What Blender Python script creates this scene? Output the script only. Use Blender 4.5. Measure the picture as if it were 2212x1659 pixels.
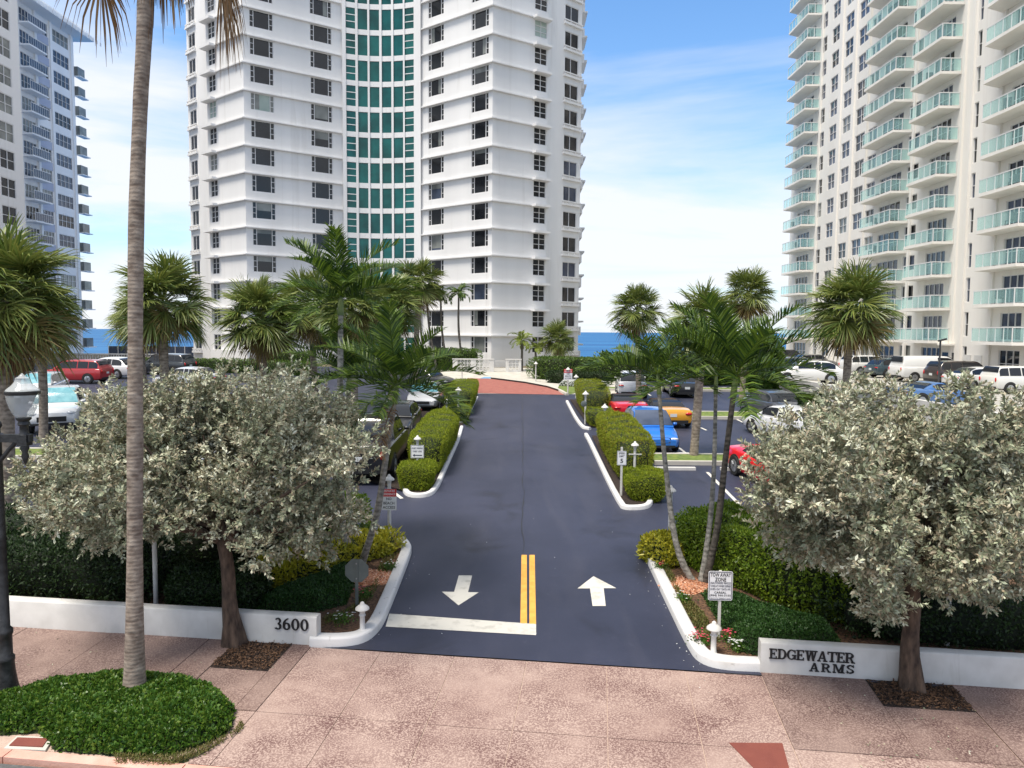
import bpy, math, random
import numpy as np
from mathutils import Matrix, Vector
random.seed(7); RNG = np.random.default_rng(11)
scn = bpy.context.scene
for o in list(bpy.data.objects): bpy.data.objects.remove(o)
COL = scn.collection
R = math.radians
# ------------------------------------------------------------------ camera
FPX, CX, CY, SL = 1600., 1106., 829.5, 0.034
cam_d = bpy.data.cameras.new("camera"); cam = bpy.data.objects.new("camera", cam_d); COL.objects.link(cam)
cam_d.sensor_width = 36; cam_d.lens = 36*FPX/2212.; cam_d.clip_end = 60000; cam_d.clip_start = .1
CM = Matrix.Rotation(R(90-4.04), 4, 'X') @ Matrix.Rotation(R(0.4), 4, 'Z')
CAMZ = 5.8
cam.matrix_world = Matrix.Translation((0, 0, CAMZ)) @ CM
scn.camera = cam
scn.render.resolution_x, scn.render.resolution_y = 1024, 768
# ------------------------------------------------------------------ sky and sun
SUN_EL, SUN_ROT = R(69), R(222)
world = bpy.data.worlds.new("World"); scn.world = world; world.use_nodes = True
nt = world.node_tree; nt.nodes.clear()
def N(nt, t, **k):
    n = nt.nodes.new(t)
    for a, v in k.items(): setattr(n, a, v)
    return n
def MATH(nt, op, a, b=None, c=None):
    n = N(nt, 'ShaderNodeMath', operation=op)
    for i, v in enumerate((a, b, c)):
        if v is None: continue
        if isinstance(v, (int, float)): n.inputs[i].default_value = v
        else: nt.links.new(v, n.inputs[i])
    return n.outputs[0]
sky = N(nt, 'ShaderNodeTexSky', sky_type='NISHITA', sun_disc=False)
sky.sun_elevation = SUN_EL; sky.sun_rotation = SUN_ROT; sky.air_density = 1.0; sky.dust_density = .35; sky.ozone_density = 2.2
tc = N(nt, 'ShaderNodeTexCoord'); sep = N(nt, 'ShaderNodeSeparateXYZ'); nt.links.new(tc.outputs['Generated'], sep.inputs[0])
zc = MATH(nt, 'ADD', MATH(nt, 'MAXIMUM', sep.outputs[2], 0.0), 0.10)
cmb = N(nt, 'ShaderNodeCombineXYZ')
nt.links.new(MATH(nt, 'DIVIDE', sep.outputs[0], zc), cmb.inputs[0]); nt.links.new(MATH(nt, 'DIVIDE', sep.outputs[1], zc), cmb.inputs[1])
mp = N(nt, 'ShaderNodeMapping'); mp.inputs['Scale'].default_value = (.30, .42, 1); mp.inputs['Location'].default_value = (2.1, 2.9, 0)
nt.links.new(cmb.outputs[0], mp.inputs[0])
nz = N(nt, 'ShaderNodeTexNoise'); nz.inputs['Scale'].default_value = 1.0; nz.inputs['Detail'].default_value = 9; nz.inputs['Roughness'].default_value = .56; nz.inputs['Distortion'].default_value = .5
nt.links.new(mp.outputs[0], nz.inputs[0])
rp = N(nt, 'ShaderNodeValToRGB'); rp.color_ramp.elements[0].position = .385; rp.color_ramp.elements[1].position = .53
nt.links.new(nz.outputs[0], rp.inputs[0])
cover = MATH(nt, 'MULTIPLY', rp.outputs[0], MATH(nt, 'GREATER_THAN', sep.outputs[2], 0.0))
# veil that thickens towards the horizon
veil = MATH(nt, 'MULTIPLY', MATH(nt, 'POWER', MATH(nt, 'SUBTRACT', 1.0, MATH(nt, 'MINIMUM', MATH(nt, 'MAXIMUM', sep.outputs[2], 0.0), 1.0)), 7.0), 1.0)
fac = MATH(nt, 'MULTIPLY', cover, .92)
vm = N(nt, 'ShaderNodeMix', data_type='RGBA'); nt.links.new(MATH(nt, 'MULTIPLY', veil, .75), vm.inputs['Factor']); vm.inputs[7].default_value = (2.6, 3.5, 4.6, 1)
mx = N(nt, 'ShaderNodeMix', data_type='RGBA'); nt.links.new(fac, mx.inputs['Factor'])
hs = N(nt, 'ShaderNodeHueSaturation'); hs.inputs['Saturation'].default_value = 1.2; hs.inputs['Value'].default_value = 1.05
nt.links.new(sky.outputs[0], hs.inputs['Color']); nt.links.new(hs.outputs[0], vm.inputs[6]); nt.links.new(vm.outputs[2], mx.inputs[6]); mx.inputs[7].default_value = (4.35, 4.45, 4.65, 1)
bg = N(nt, 'ShaderNodeBackground'); bg.inputs[1].default_value = .12; nt.links.new(mx.outputs[2], bg.inputs[0])
wo = N(nt, 'ShaderNodeOutputWorld'); nt.links.new(bg.outputs[0], wo.inputs[0])
sun_d = bpy.data.lights.new("sun", 'SUN'); sun = bpy.data.objects.new("sun", sun_d); COL.objects.link(sun)
sun_d.energy = 3.0; sun_d.angle = R(20); sun_d.color = (1, .93, .82)
sdir = Vector((math.sin(SUN_ROT)*math.cos(SUN_EL), math.cos(SUN_ROT)*math.cos(SUN_EL), math.sin(SUN_EL)))
sun.rotation_euler = sdir.to_track_quat('Z', 'Y').to_euler(); sun.location = (0, -20, 60)
scn.view_settings.view_transform = 'Standard'; scn.view_settings.look = 'None'
scn.view_settings.gamma = 1; scn.view_settings.use_curve_mapping = False
scn.view_settings.exposure = .92
scn.cycles.max_bounces = 6; scn.cycles.transparent_max_bounces = 12; scn.cycles.use_denoising = True
# ------------------------------------------------------------------ measuring helpers
def ray(px, py): return CM.to_3x3() @ Vector(((px-CX)/FPX, -(py-CY)/FPX, -1))
def G(px, py, h=0.):                # point of the sloping site under a line of sight
    d = ray(px, py); t = (h-CAMZ)/(d.z-SL*d.y); return Vector((d.x*t, d.y*t, CAMZ+d.z*t))
def P(px, py, Y):                   # point at distance Y
    d = ray(px, py); return Vector((0, 0, CAMZ)) + d*(Y/d.y)
def zg(y): return SL*y
def gp(x, y, h=0.): return Vector((x, y, SL*y+h))
# ------------------------------------------------------------------ materials
def newmat(name):
    m = bpy.data.materials.new(name); m.use_nodes = True
    nt = m.node_tree; b = nt.nodes['Principled BSDF']; return m, nt, b
def mat(name, c1, c2=None, scale=4., rough=.6, bump=0., bscale=None, lo=.35, hi=.65, spec=None, metal=0., detail=6, coat=0., stretch=None, obj=False):
    m, nt, b = newmat(name)
    b.inputs['Roughness'].default_value = rough; b.inputs['Metallic'].default_value = metal
    if spec is not None: b.inputs['Specular IOR Level'].default_value = spec
    if coat: b.inputs['Coat Weight'].default_value = coat; b.inputs['Coat Roughness'].default_value = .06
    if c2 is None: b.inputs['Base Color'].default_value = (*c1, 1)
    if c2 is not None or bump:
        g = N(nt, 'ShaderNodeTexCoord').outputs['Object'] if obj else N(nt, 'ShaderNodeNewGeometry').outputs['Position']
        if stretch:
            mp = N(nt, 'ShaderNodeMapping'); mp.inputs['Scale'].default_value = stretch; nt.links.new(g, mp.inputs[0]); g = mp.outputs[0]
    if c2 is not None:
        n = N(nt, 'ShaderNodeTexNoise'); n.inputs['Scale'].default_value = scale; n.inputs['Detail'].default_value = detail; nt.links.new(g, n.inputs[0])
        r = N(nt, 'ShaderNodeValToRGB'); r.color_ramp.elements[0].position = lo; r.color_ramp.elements[1].position = hi
        r.color_ramp.elements[0].color = (*c1, 1); r.color_ramp.elements[1].color = (*c2, 1)
        nt.links.new(n.outputs[0], r.inputs[0]); nt.links.new(r.outputs[0], b.inputs['Base Color'])
    if bump:
        n2 = N(nt, 'ShaderNodeTexNoise'); n2.inputs['Scale'].default_value = bscale or scale*4; n2.inputs['Detail'].default_value = 5; nt.links.new(g, n2.inputs[0])
        bp = N(nt, 'ShaderNodeBump'); bp.inputs['Strength'].default_value = bump; bp.inputs['Distance'].default_value = .02
        nt.links.new(n2.outputs[0], bp.inputs['Height']); nt.links.new(bp.outputs[0], b.inputs['Normal'])
    return m
def leafmat(name, cols, rough=.5, trans=.25, spec=.35, drift=0.):
    m, nt, b = newmat(name)
    g = N(nt, 'ShaderNodeNewGeometry'); r = N(nt, 'ShaderNodeValToRGB'); r.color_ramp.interpolation = 'LINEAR'
    els = r.color_ramp.elements
    els[0].color = (*cols[0], 1); els[0].position = 0; els[1].color = (*cols[-1], 1); els[1].position = 1
    for i, c in enumerate(cols[1:-1]):
        e = els.new((i+1)/(len(cols)-1)); e.color = (*c, 1)
    oi = N(nt, 'ShaderNodeObjectInfo')
    v = MATH(nt, 'FRACT', MATH(nt, 'ADD', MATH(nt, 'MULTIPLY', g.outputs['Random Per Island'], .75), MATH(nt, 'MULTIPLY', oi.outputs['Random'], .25)))
    if drift:       # whole shoots share a tint
        dn = N(nt, 'ShaderNodeTexNoise'); dn.inputs['Scale'].default_value = drift; dn.inputs['Detail'].default_value = 2; nt.links.new(g.outputs['Position'], dn.inputs[0])
        v = MATH(nt, 'FRACT', MATH(nt, 'ADD', MATH(nt, 'MULTIPLY', g.outputs['Random Per Island'], .5), MATH(nt, 'MULTIPLY', dn.outputs[0], 1.3)))
    nt.links.new(v, r.inputs[0]); nt.links.new(r.outputs[0], b.inputs['Base Color'])
    b.inputs['Roughness'].default_value = rough; b.inputs['Specular IOR Level'].default_value = spec
    if trans:
        t = N(nt, 'ShaderNodeBsdfTranslucent'); nt.links.new(r.outputs[0], t.inputs[0])
        mxs = N(nt, 'ShaderNodeMixShader'); mxs.inputs[0].default_value = trans
        nt.links.new(b.outputs[0], mxs.inputs[1]); nt.links.new(t.outputs[0], mxs.inputs[2])
        nt.links.new(mxs.outputs[0], nt.nodes['Material Output'].inputs[0])
    return m
M = {}
M['white_wall'] = mat('white_wall', (.69, .68, .67), (.77, .76, .75), .35, .8, .06, 6, stretch=(1, 1, .12))
M['cream_wall'] = mat('cream_wall', (.72, .685, .63), (.80, .765, .715), .3, .8, .05, 6, stretch=(1, 1, .15))
M['cool_wall'] = mat('cool_wall', (.78, .79, .80), (.86, .865, .87), .3, .8, .03, 6, stretch=(1, 1, .15))
M['bluegrey'] = mat('bluegrey', (.38, .42, .54), (.43, .47, .58), .5, .7)
M['white_paint'] = mat('white_paint', (.54, .525, .50), (.63, .615, .59), 3, .55, .05, 40)
M['kerb_paint'] = mat('kerb_paint', (.44, .42, .39), (.60, .59, .585), 2.2, .6, .15, 30, lo=.22, hi=.42)
M['frame_white'] = mat('frame_white', (.68, .67, .66), rough=.4)
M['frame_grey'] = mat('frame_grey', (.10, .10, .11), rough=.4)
def glassmat(name, c, c2=None, rough=.07):
    return mat(name, c, c2 or tuple(x*1.9+.004 for x in c), .55, rough, spec=.55)
M['glass_dark'] = glassmat('glass_dark', (.006, .007, .009))
M['glass_blue'] = glassmat('glass_blue', (.03, .04, .065), (.07, .09, .14))
M['glass_curtain'] = glassmat('glass_curtain', (.11, .12, .115), (.26, .27, .25), .12)
M['glass_pale'] = glassmat('glass_pale', (.26, .34, .30), (.40, .47, .42), .15)
M['glass_teal'] = mat('glass_teal', (.0, .055, .052), (.004, .115, .105), .5, .10, spec=.45)
m, nt, b = newmat('glass_balcony'); b.inputs['Base Color'].default_value = (.50, .74, .72, 1); b.inputs['Roughness'].default_value = .08
t = N(nt, 'ShaderNodeBsdfTransparent'); t.inputs[0].default_value = (.86, .975, .965, 1); ms = N(nt, 'ShaderNodeMixShader'); ms.inputs[0].default_value = .17
nt.links.new(t.outputs[0], ms.inputs[1]); nt.links.new(b.outputs[0], ms.inputs[2]); nt.links.new(ms.outputs[0], nt.nodes['Material Output'].inputs[0]); M['glass_balcony'] = m
M['soil'] = mat('soil', (.10, .085, .055), (.16, .13, .08), 3, .95, .3, 20)
M['mulch'] = mat('mulch', (.035, .018, .010), (.16, .085, .045), 22, .95, .9, 40)
M['mulch_dark'] = mat('mulch_dark', (.008, .005, .004), (.035, .02, .014), 22, .95, .9, 40)
M['grass'] = mat('grass', (.07, .12, .02), (.16, .20, .04), 5, .9, .5, 60)
M['yellow_line'] = mat('yellow_line', (.72, .34, .05), (.86, .44, .08), 6, .6, .1, 60)
M['white_line'] = mat('white_line', (.44, .42, .37), (.60, .575, .515), 5, .65, .1, 60, lo=.3, hi=.5)
M['lettering_black'] = mat('lettering_black', (.012, .012, .014), rough=.45)
M['lettering_blue'] = mat('lettering_blue', (.03, .035, .07), rough=.5)
M['sign_white'] = mat('sign_white', (.72, .72, .75), (.80, .80, .82), 5, .4)
M['sign_red'] = mat('sign_red', (.62, .03, .035), rough=.4)
M['sign_back'] = mat('sign_back', (.12, .14, .135), (.16, .18, .17), 6, .45, metal=.4)
M['black_iron'] = mat('black_iron', (.012, .012, .013), (.03, .03, .032), 12, .45, .3, 30)
M['concrete_lot'] = mat('concrete_lot', (.30, .29, .26), (.40, .385, .35), .8, .9, .1, 30)
M['concrete'] = mat('concrete', (.40, .38, .335), (.50, .475, .42), 1.5, .85, .1, 30)
M['pink_kerb'] = mat('pink_kerb', (.52, .26, .20), (.66, .40, .33), 2, .8, .2, 30)
M['tyre'] = mat('tyre', (.012, .012, .012), rough=.8)
M['rim'] = mat('rim', (.42, .43, .45), rough=.3, metal=.8)
M['car_glass'] = mat('car_glass', (.01, .012, .016), rough=.05, spec=.6)
M['sunshade'] = mat('sunshade', (.08, .27, .33), (.20, .42, .47), 3, .12, spec=.6)
M['trim_black'] = mat('trim_black', (.012, .012, .013), rough=.5)
M['lamp_red'] = mat('lamp_red', (.45, .012, .012), rough=.15)
M['lamp_clear'] = mat('lamp_clear', (.55, .57, .60), rough=.1)
M['plate'] = mat('plate', (.62, .63, .62), rough=.5)
M['soft_top'] = mat('soft_top', (.012, .012, .016), rough=.85)
def layered_ground(name, base, blot, scale, spots, sscale, rough, bump, bscale, lo=.5, hi=.62, ramp=None):
    # colour blotches, then sharp flecks over them
    m, nt, b = newmat(name); b.inputs['Roughness'].default_value = rough
    g = N(nt, 'ShaderNodeNewGeometry').outputs['Position']
    n = N(nt, 'ShaderNodeTexNoise'); n.inputs['Scale'].default_value = scale; n.inputs['Detail'].default_value = 7; n.inputs['Roughness'].default_value = .62; nt.links.new(g, n.inputs[0])
    r = N(nt, 'ShaderNodeValToRGB'); r.color_ramp.elements[0].position = .32; r.color_ramp.elements[1].position = .68
    r.color_ramp.elements[0].color = (*base, 1); r.color_ramp.elements[1].color = (*blot, 1); nt.links.new(n.outputs[0], r.inputs[0])
    n2 = N(nt, 'ShaderNodeTexNoise'); n2.inputs['Scale'].default_value = sscale; n2.inputs['Detail'].default_value = 6; n2.inputs['Roughness'].default_value = .72; nt.links.new(g, n2.inputs[0])
    r2 = N(nt, 'ShaderNodeValToRGB'); r2.color_ramp.elements[0].position = lo; r2.color_ramp.elements[1].position = hi; nt.links.new(n2.outputs[0], r2.inputs[0])
    # the flecks crowd in patches
    n3 = N(nt, 'ShaderNodeTexNoise'); n3.inputs['Scale'].default_value = 1.3; n3.inputs['Detail'].default_value = 4; nt.links.new(g, n3.inputs[0])
    r3 = N(nt, 'ShaderNodeValToRGB'); r3.color_ramp.elements[0].position = .3; r3.color_ramp.elements[1].position = .7; nt.links.new(n3.outputs[0], r3.inputs[0])
    f = MATH(nt, 'MULTIPLY', r2.outputs[0], MATH(nt, 'ADD', MATH(nt, 'MULTIPLY', r3.outputs[0], .72), .25))
    mx = N(nt, 'ShaderNodeMix', data_type='RGBA'); nt.links.new(f, mx.inputs['Factor']); nt.links.new(r.outputs[0], mx.inputs[6]); mx.inputs[7].default_value = (*spots, 1)
    nt.links.new(mx.outputs[2], b.inputs['Base Color'])
    bp = N(nt, 'ShaderNodeBump'); bp.inputs['Strength'].default_value = bump; bp.inputs['Distance'].default_value = .01
    n4 = N(nt, 'ShaderNodeTexNoise'); n4.inputs['Scale'].default_value = bscale; nt.links.new(g, n4.inputs[0])
    nt.links.new(n4.outputs[0], bp.inputs['Height']); nt.links.new(bp.outputs[0], b.inputs['Normal'])
    return m
M['asphalt'] = layered_ground('asphalt', (.017, .020, .040), (.031, .035, .064), .3, (.05, .053, .082), 5., .55, .25, 90, .58, .75)  # bluish tint: sky reflected on the sealcoat, put into the colour
def wear(m, stretch, scale, col, lo, hi, amt):   # long worn streaks laid over the colour
    nt = m.node_tree; b = nt.nodes['Principled BSDF']; src = b.inputs['Base Color'].links[0].from_socket
    g = N(nt, 'ShaderNodeNewGeometry').outputs['Position']; mp = N(nt, 'ShaderNodeMapping'); mp.inputs['Scale'].default_value = stretch; nt.links.new(g, mp.inputs[0])
    n = N(nt, 'ShaderNodeTexNoise'); n.inputs['Scale'].default_value = scale; n.inputs['Detail'].default_value = 6; n.inputs['Roughness'].default_value = .6; n.inputs['Distortion'].default_value = .6; nt.links.new(mp.outputs[0], n.inputs[0])
    r = N(nt, 'ShaderNodeValToRGB'); r.color_ramp.elements[0].position = lo; r.color_ramp.elements[1].position = hi; nt.links.new(n.outputs[0], r.inputs[0])
    mx = N(nt, 'ShaderNodeMix', data_type='RGBA'); nt.links.new(MATH(nt, 'MULTIPLY', r.outputs[0], amt), mx.inputs['Factor']); nt.links.new(src, mx.inputs[6]); mx.inputs[7].default_value = (*col, 1); nt.links.new(mx.outputs[2], b.inputs['Base Color'])
    return m
wear(M['asphalt'], (1.1, .16, 1), .9, (.055, .055, .078), .5, .78, .5); wear(M['asphalt'], (1, 1, 1), 70., (.11, .11, .12), .66, .74, .5); wear(M['asphalt'], (.5, .5, 1), 1.1, (.008, .009, .016), .56, .75, .7)
wear(M['white_paint'], (3, 3, .5), 1.6, (.36, .33, .28), .60, .80, .55); wear(M['kerb_paint'], (2, 2, 2), 3., (.20, .18, .16), .62, .72, .6)
wear(M['white_wall'], (.9, .9, .045), 1.2, (.45, .43, .40), .58, .82, .5); wear(M['cream_wall'], (.9, .9, .045), 1.2, (.55, .49, .42), .58, .82, .5)
M['street_asphalt'] = layered_ground('street_asphalt', (.06, .06, .062), (.09, .09, .09), .5, (.13, .13, .13), 8., .8, .25, 90)
M['sidewalk'] = layered_ground('sidewalk', (.335, .235, .20), (.455, .34, .29), .8, (.095, .040, .038), 40., .85, .4, 60, .43, .53)
M['sidewalk_old'] = layered_ground('sidewalk_old', (.22, .15, .125), (.34, .245, .21), .7, (.07, .032, .03), 40., .9, .4, 60, .43, .53)
M['sidewalk_pale'] = layered_ground('sidewalk_pale', (.40, .29, .24), (.50, .38, .31), .9, (.2, .10, .08), 26., .85, .4, 60, .5, .64)
M['red_patch'] = layered_ground('red_patch', (.15, .038, .028), (.20, .055, .038), 2., (.4, .28, .22), 40., .85, .3, 60, .66, .7)
M['woodchip'] = layered_ground('woodchip', (.34, .11, .05), (.55, .26, .14), 14., (.75, .62, .5), 22., .9, .6, 30, .5, .6)
# brick pavers of the forecourt
m, nt, b = newmat('brick_paving'); b.inputs['Roughness'].default_value = .85
g = N(nt, 'ShaderNodeNewGeometry').outputs['Position']; bk = N(nt, 'ShaderNodeTexBrick'); nt.links.new(g, bk.inputs[0])
bk.inputs['Scale'].default_value = 1; bk.inputs['Brick Width'].default_value = .22; bk.inputs['Row Height'].default_value = .11; bk.inputs['Mortar Size'].default_value = .008
bk.inputs['Color1'].default_value = (.27, .075, .06, 1); bk.inputs['Color2'].default_value = (.35, .12, .09, 1); bk.inputs['Mortar'].default_value = (.17, .09, .075, 1)
nt.links.new(bk.outputs[0], b.inputs['Base Color']); M['brick_paving'] = m
# sea
m, nt, b = newmat('sea_water'); b.inputs['Roughness'].default_value = .5; b.inputs['Specular IOR Level'].default_value = .12
g = N(nt, 'ShaderNodeNewGeometry').outputs['Position']
mp = N(nt, 'ShaderNodeMapping'); mp.inputs['Scale'].default_value = (.006, .02, 1); nt.links.new(g, mp.inputs[0])
n = N(nt, 'ShaderNodeTexNoise'); n.inputs['Scale'].default_value = 1; n.inputs['Detail'].default_value = 10; n.inputs['Roughness'].default_value = .68; nt.links.new(mp.outputs[0], n.inputs[0])
r = N(nt, 'ShaderNodeValToRGB'); r.color_ramp.elements[0].position = .35; r.color_ramp.elements[1].position = .72
r.color_ramp.elements[0].color = (.004, .06, .19, 1); r.color_ramp.elements[1].color = (.03, .17, .36, 1)
nt.links.new(n.outputs[0], r.inputs[0]); nt.links.new(r.outputs[0], b.inputs['Base Color'])
mp2 = N(nt, 'ShaderNodeMapping'); mp2.inputs['Scale'].default_value = (.12, .35, 1); nt.links.new(g, mp2.inputs[0])
n = N(nt, 'ShaderNodeTexNoise'); n.inputs['Scale'].default_value = 1; n.inputs['Detail'].default_value = 8; nt.links.new(mp2.outputs[0], n.inputs[0])
bp = N(nt, 'ShaderNodeBump'); bp.inputs['Strength'].default_value = .6; bp.inputs['Distance'].default_value = .6; nt.links.new(n.outputs[0], bp.inputs['Height']); nt.links.new(bp.outputs[0], b.inputs['Normal'])
M['sea_water'] = m
# foliage (random colour per leaf)
M['silver_leaf'] = leafmat('silver_leaf', [(.18, .21, .13), (.35, .38, .25), (.52, .54, .385), (.74, .74, .61), (.50, .52, .37), (.34, .275, .19), (.18, .21, .13)], .5, .06, .45, 1.7)
M['sabal_leaf'] = leafmat('sabal_leaf', [(.06, .11, .026), (.125, .18, .038), (.20, .22, .05), (.085, .13, .032)], .42, .22, .5)
M['sabal_dry'] = leafmat('sabal_dry', [(.16, .13, .035), (.20, .15, .05), (.13, .11, .03)], .55, .2)
M['dead_leaf'] = leafmat('dead_leaf', [(.20, .11, .045), (.30, .19, .09), (.14, .07, .03), (.36, .26, .14)], .7, .2)
M['pinnate_leaf'] = leafmat('pinnate_leaf', [(.012, .032, .008), (.03, .07, .012), (.13, .20, .022), (.02, .046, .010), (.04, .09, .014)], .45, .3, .35)
M['pinnate_yellow'] = leafmat('pinnate_yellow', [(.14, .20, .03), (.20, .24, .04), (.10, .15, .02)], .45, .3)
M['hedge_fine'] = leafmat('hedge_fine', [(.09, .15, .012), (.19, .25, .016), (.30, .33, .024), (.13, .19, .014), (.31, .21, .03)], .6, .3, .2)
M['hedge_leaf'] = leafmat('hedge_leaf', [(.035, .085, .012), (.075, .14, .02), (.12, .19, .025), (.05, .10, .015)], .4, .25, .4)
M['hedge_bright'] = leafmat('hedge_bright', [(.06, .12, .010), (.13, .22, .016), (.25, .34, .028), (.08, .15, .012)], .4, .25, .4)
M['hedge_dark'] = leafmat('hedge_dark', [(.010, .024, .008), (.022, .045, .012), (.03, .06, .014)], .5, .15, .3)  # dark green leaves, with under-tree shade put into the colour too
M['croton_leaf'] = leafmat('croton_leaf', [(.20, .23, .02), (.40, .38, .03), (.52, .46, .04), (.10, .17, .02)], .4, .2, .4)
M['cover_leaf'] = leafmat('cover_leaf', [(.02, .065, .010), (.055, .13, .016), (.09, .17, .02), (.17, .22, .03)], .4, .25, .4)
M['cover_dark'] = leafmat('cover_dark', [(.014, .045, .010), (.03, .08, .016), (.055, .12, .024)], .45, .2, .35)
M['weedy_leaf'] = leafmat('weedy_leaf', [(.06, .09, .02), (.13, .14, .03), (.20, .15, .06), (.05, .10, .02)], .6, .2)
M['petal_red'] = leafmat('petal_red', [(.62, .03, .06), (.70, .10, .14), (.75, .18, .28)], .5, .3)
M['petal_white'] = leafmat('petal_white', [(.8, .8, .76), (.72, .74, .72)], .5, .3)
M['core_green'] = mat('core_green', (.010, .018, .005), (.022, .032, .008), 8, .95)  # shade between the leaves is painted as this dark core colour
M['core_dark'] = mat('core_dark', (.005, .010, .004), (.010, .016, .006), 8, .95)  # deeper still: shade beneath the buttonwoods put into the core colour
def barkmat(name, c1, c2, ring=0., scale=8):
    m, nt, b = newmat(name); b.inputs['Roughness'].default_value = .9
    g = N(nt, 'ShaderNodeTexCoord').outputs['Object']
    n = N(nt, 'ShaderNodeTexNoise'); n.inputs['Scale'].default_value = scale; n.inputs['Detail'].default_value = 7
    mp = N(nt, 'ShaderNodeMapping'); mp.inputs['Scale'].default_value = (1, 1, .35 if not ring else 1.5); nt.links.new(g, mp.inputs[0]); nt.links.new(mp.outputs[0], n.inputs[0])
    v = n.outputs[0]
    if ring:
        w = N(nt, 'ShaderNodeTexWave', wave_type='BANDS', bands_direction='Z'); w.inputs['Scale'].default_value = ring; w.inputs['Distortion'].default_value = 2.5; w.inputs['Detail'].default_value = 3; nt.links.new(g, w.inputs[0])
        v = MATH(nt, 'ADD', MATH(nt, 'MULTIPLY', n.outputs[0], .91), MATH(nt, 'MULTIPLY', w.outputs[1], .09))
    r = N(nt, 'ShaderNodeValToRGB'); r.color_ramp.elements[0].position = .33; r.color_ramp.elements[1].position = .7
    r.color_ramp.elements[0].color = (*c1, 1); r.color_ramp.elements[1].color = (*c2, 1); nt.links.new(v, r.inputs[0]); nt.links.new(r.outputs[0], b.inputs['Base Color'])
    bp = N(nt, 'ShaderNodeBump'); bp.inputs['Strength'].default_value = .7; bp.inputs['Distance'].default_value = .03; nt.links.new(v, bp.inputs['Height']); nt.links.new(bp.outputs[0], b.inputs['Normal'])
    return m
M['bark_buttonwood'] = barkmat('bark_buttonwood', (.035, .022, .016), (.13, .085, .06), scale=14)
M['bark_tall'] = barkmat('bark_tall', (.13, .095, .075), (.34, .28, .23), 5.5, 7)
M['bark_sabal'] = barkmat('bark_sabal', (.13, .10, .075), (.36, .30, .24), 2.6, 6)
M['bark_adonidia'] = barkmat('bark_adonidia', (.12, .115, .10), (.40, .38, .34), 3.2, 9)
M['bark_dark'] = barkmat('bark_dark', (.03, .028, .022), (.15, .13, .11), 3.2, 9)
M['crownshaft'] = mat('crownshaft', (.09, .14, .04), (.15, .19, .06), 6, .5, obj=True)
# ------------------------------------------------------------------ objects
def tag(o, label=None, cat=None, group=None, kind=None):
    if label: o['label'] = label
    if cat: o['category'] = cat
    if group: o['group'] = group
    if kind: o['kind'] = kind
    return o
def empty(name, loc, label, cat, group=None, rot=None):
    o = bpy.data.objects.new(name, None); o.empty_display_size = .3; COL.objects.link(o); o.location = loc
    if rot is not None: o.rotation_euler = rot
    return tag(o, label, cat, group)
def addobj(name, me, parent=None, loc=None, rotz=None, mw=None):
    o = bpy.data.objects.new(name, me); COL.objects.link(o)
    if parent is not None: o.parent = parent
    if loc is not None: o.location = loc
    if rotz is not None: o.rotation_euler = (0, 0, rotz)
    if mw is not None: o.matrix_local = mw
    return o
def fastmesh(name, V, Q, m, smooth=False, ring=4):
    V = np.asarray(V, np.float32).reshape(-1, 3); Q = np.asarray(Q, np.int32).reshape(-1, ring)
    me = bpy.data.meshes.new(name); me.vertices.add(len(V)); me.vertices.foreach_set('co', V.ravel())
    me.loops.add(Q.size); me.loops.foreach_set('vertex_index', Q.ravel()); me.polygons.add(len(Q))
    me.polygons.foreach_set('loop_start', np.arange(0, Q.size, ring, dtype=np.int32))
    me.update(calc_edges=True); me.validate()
    if smooth: me.polygons.foreach_set('use_smooth', np.ones(len(Q), bool))
    me.materials.append(m); return me
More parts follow.
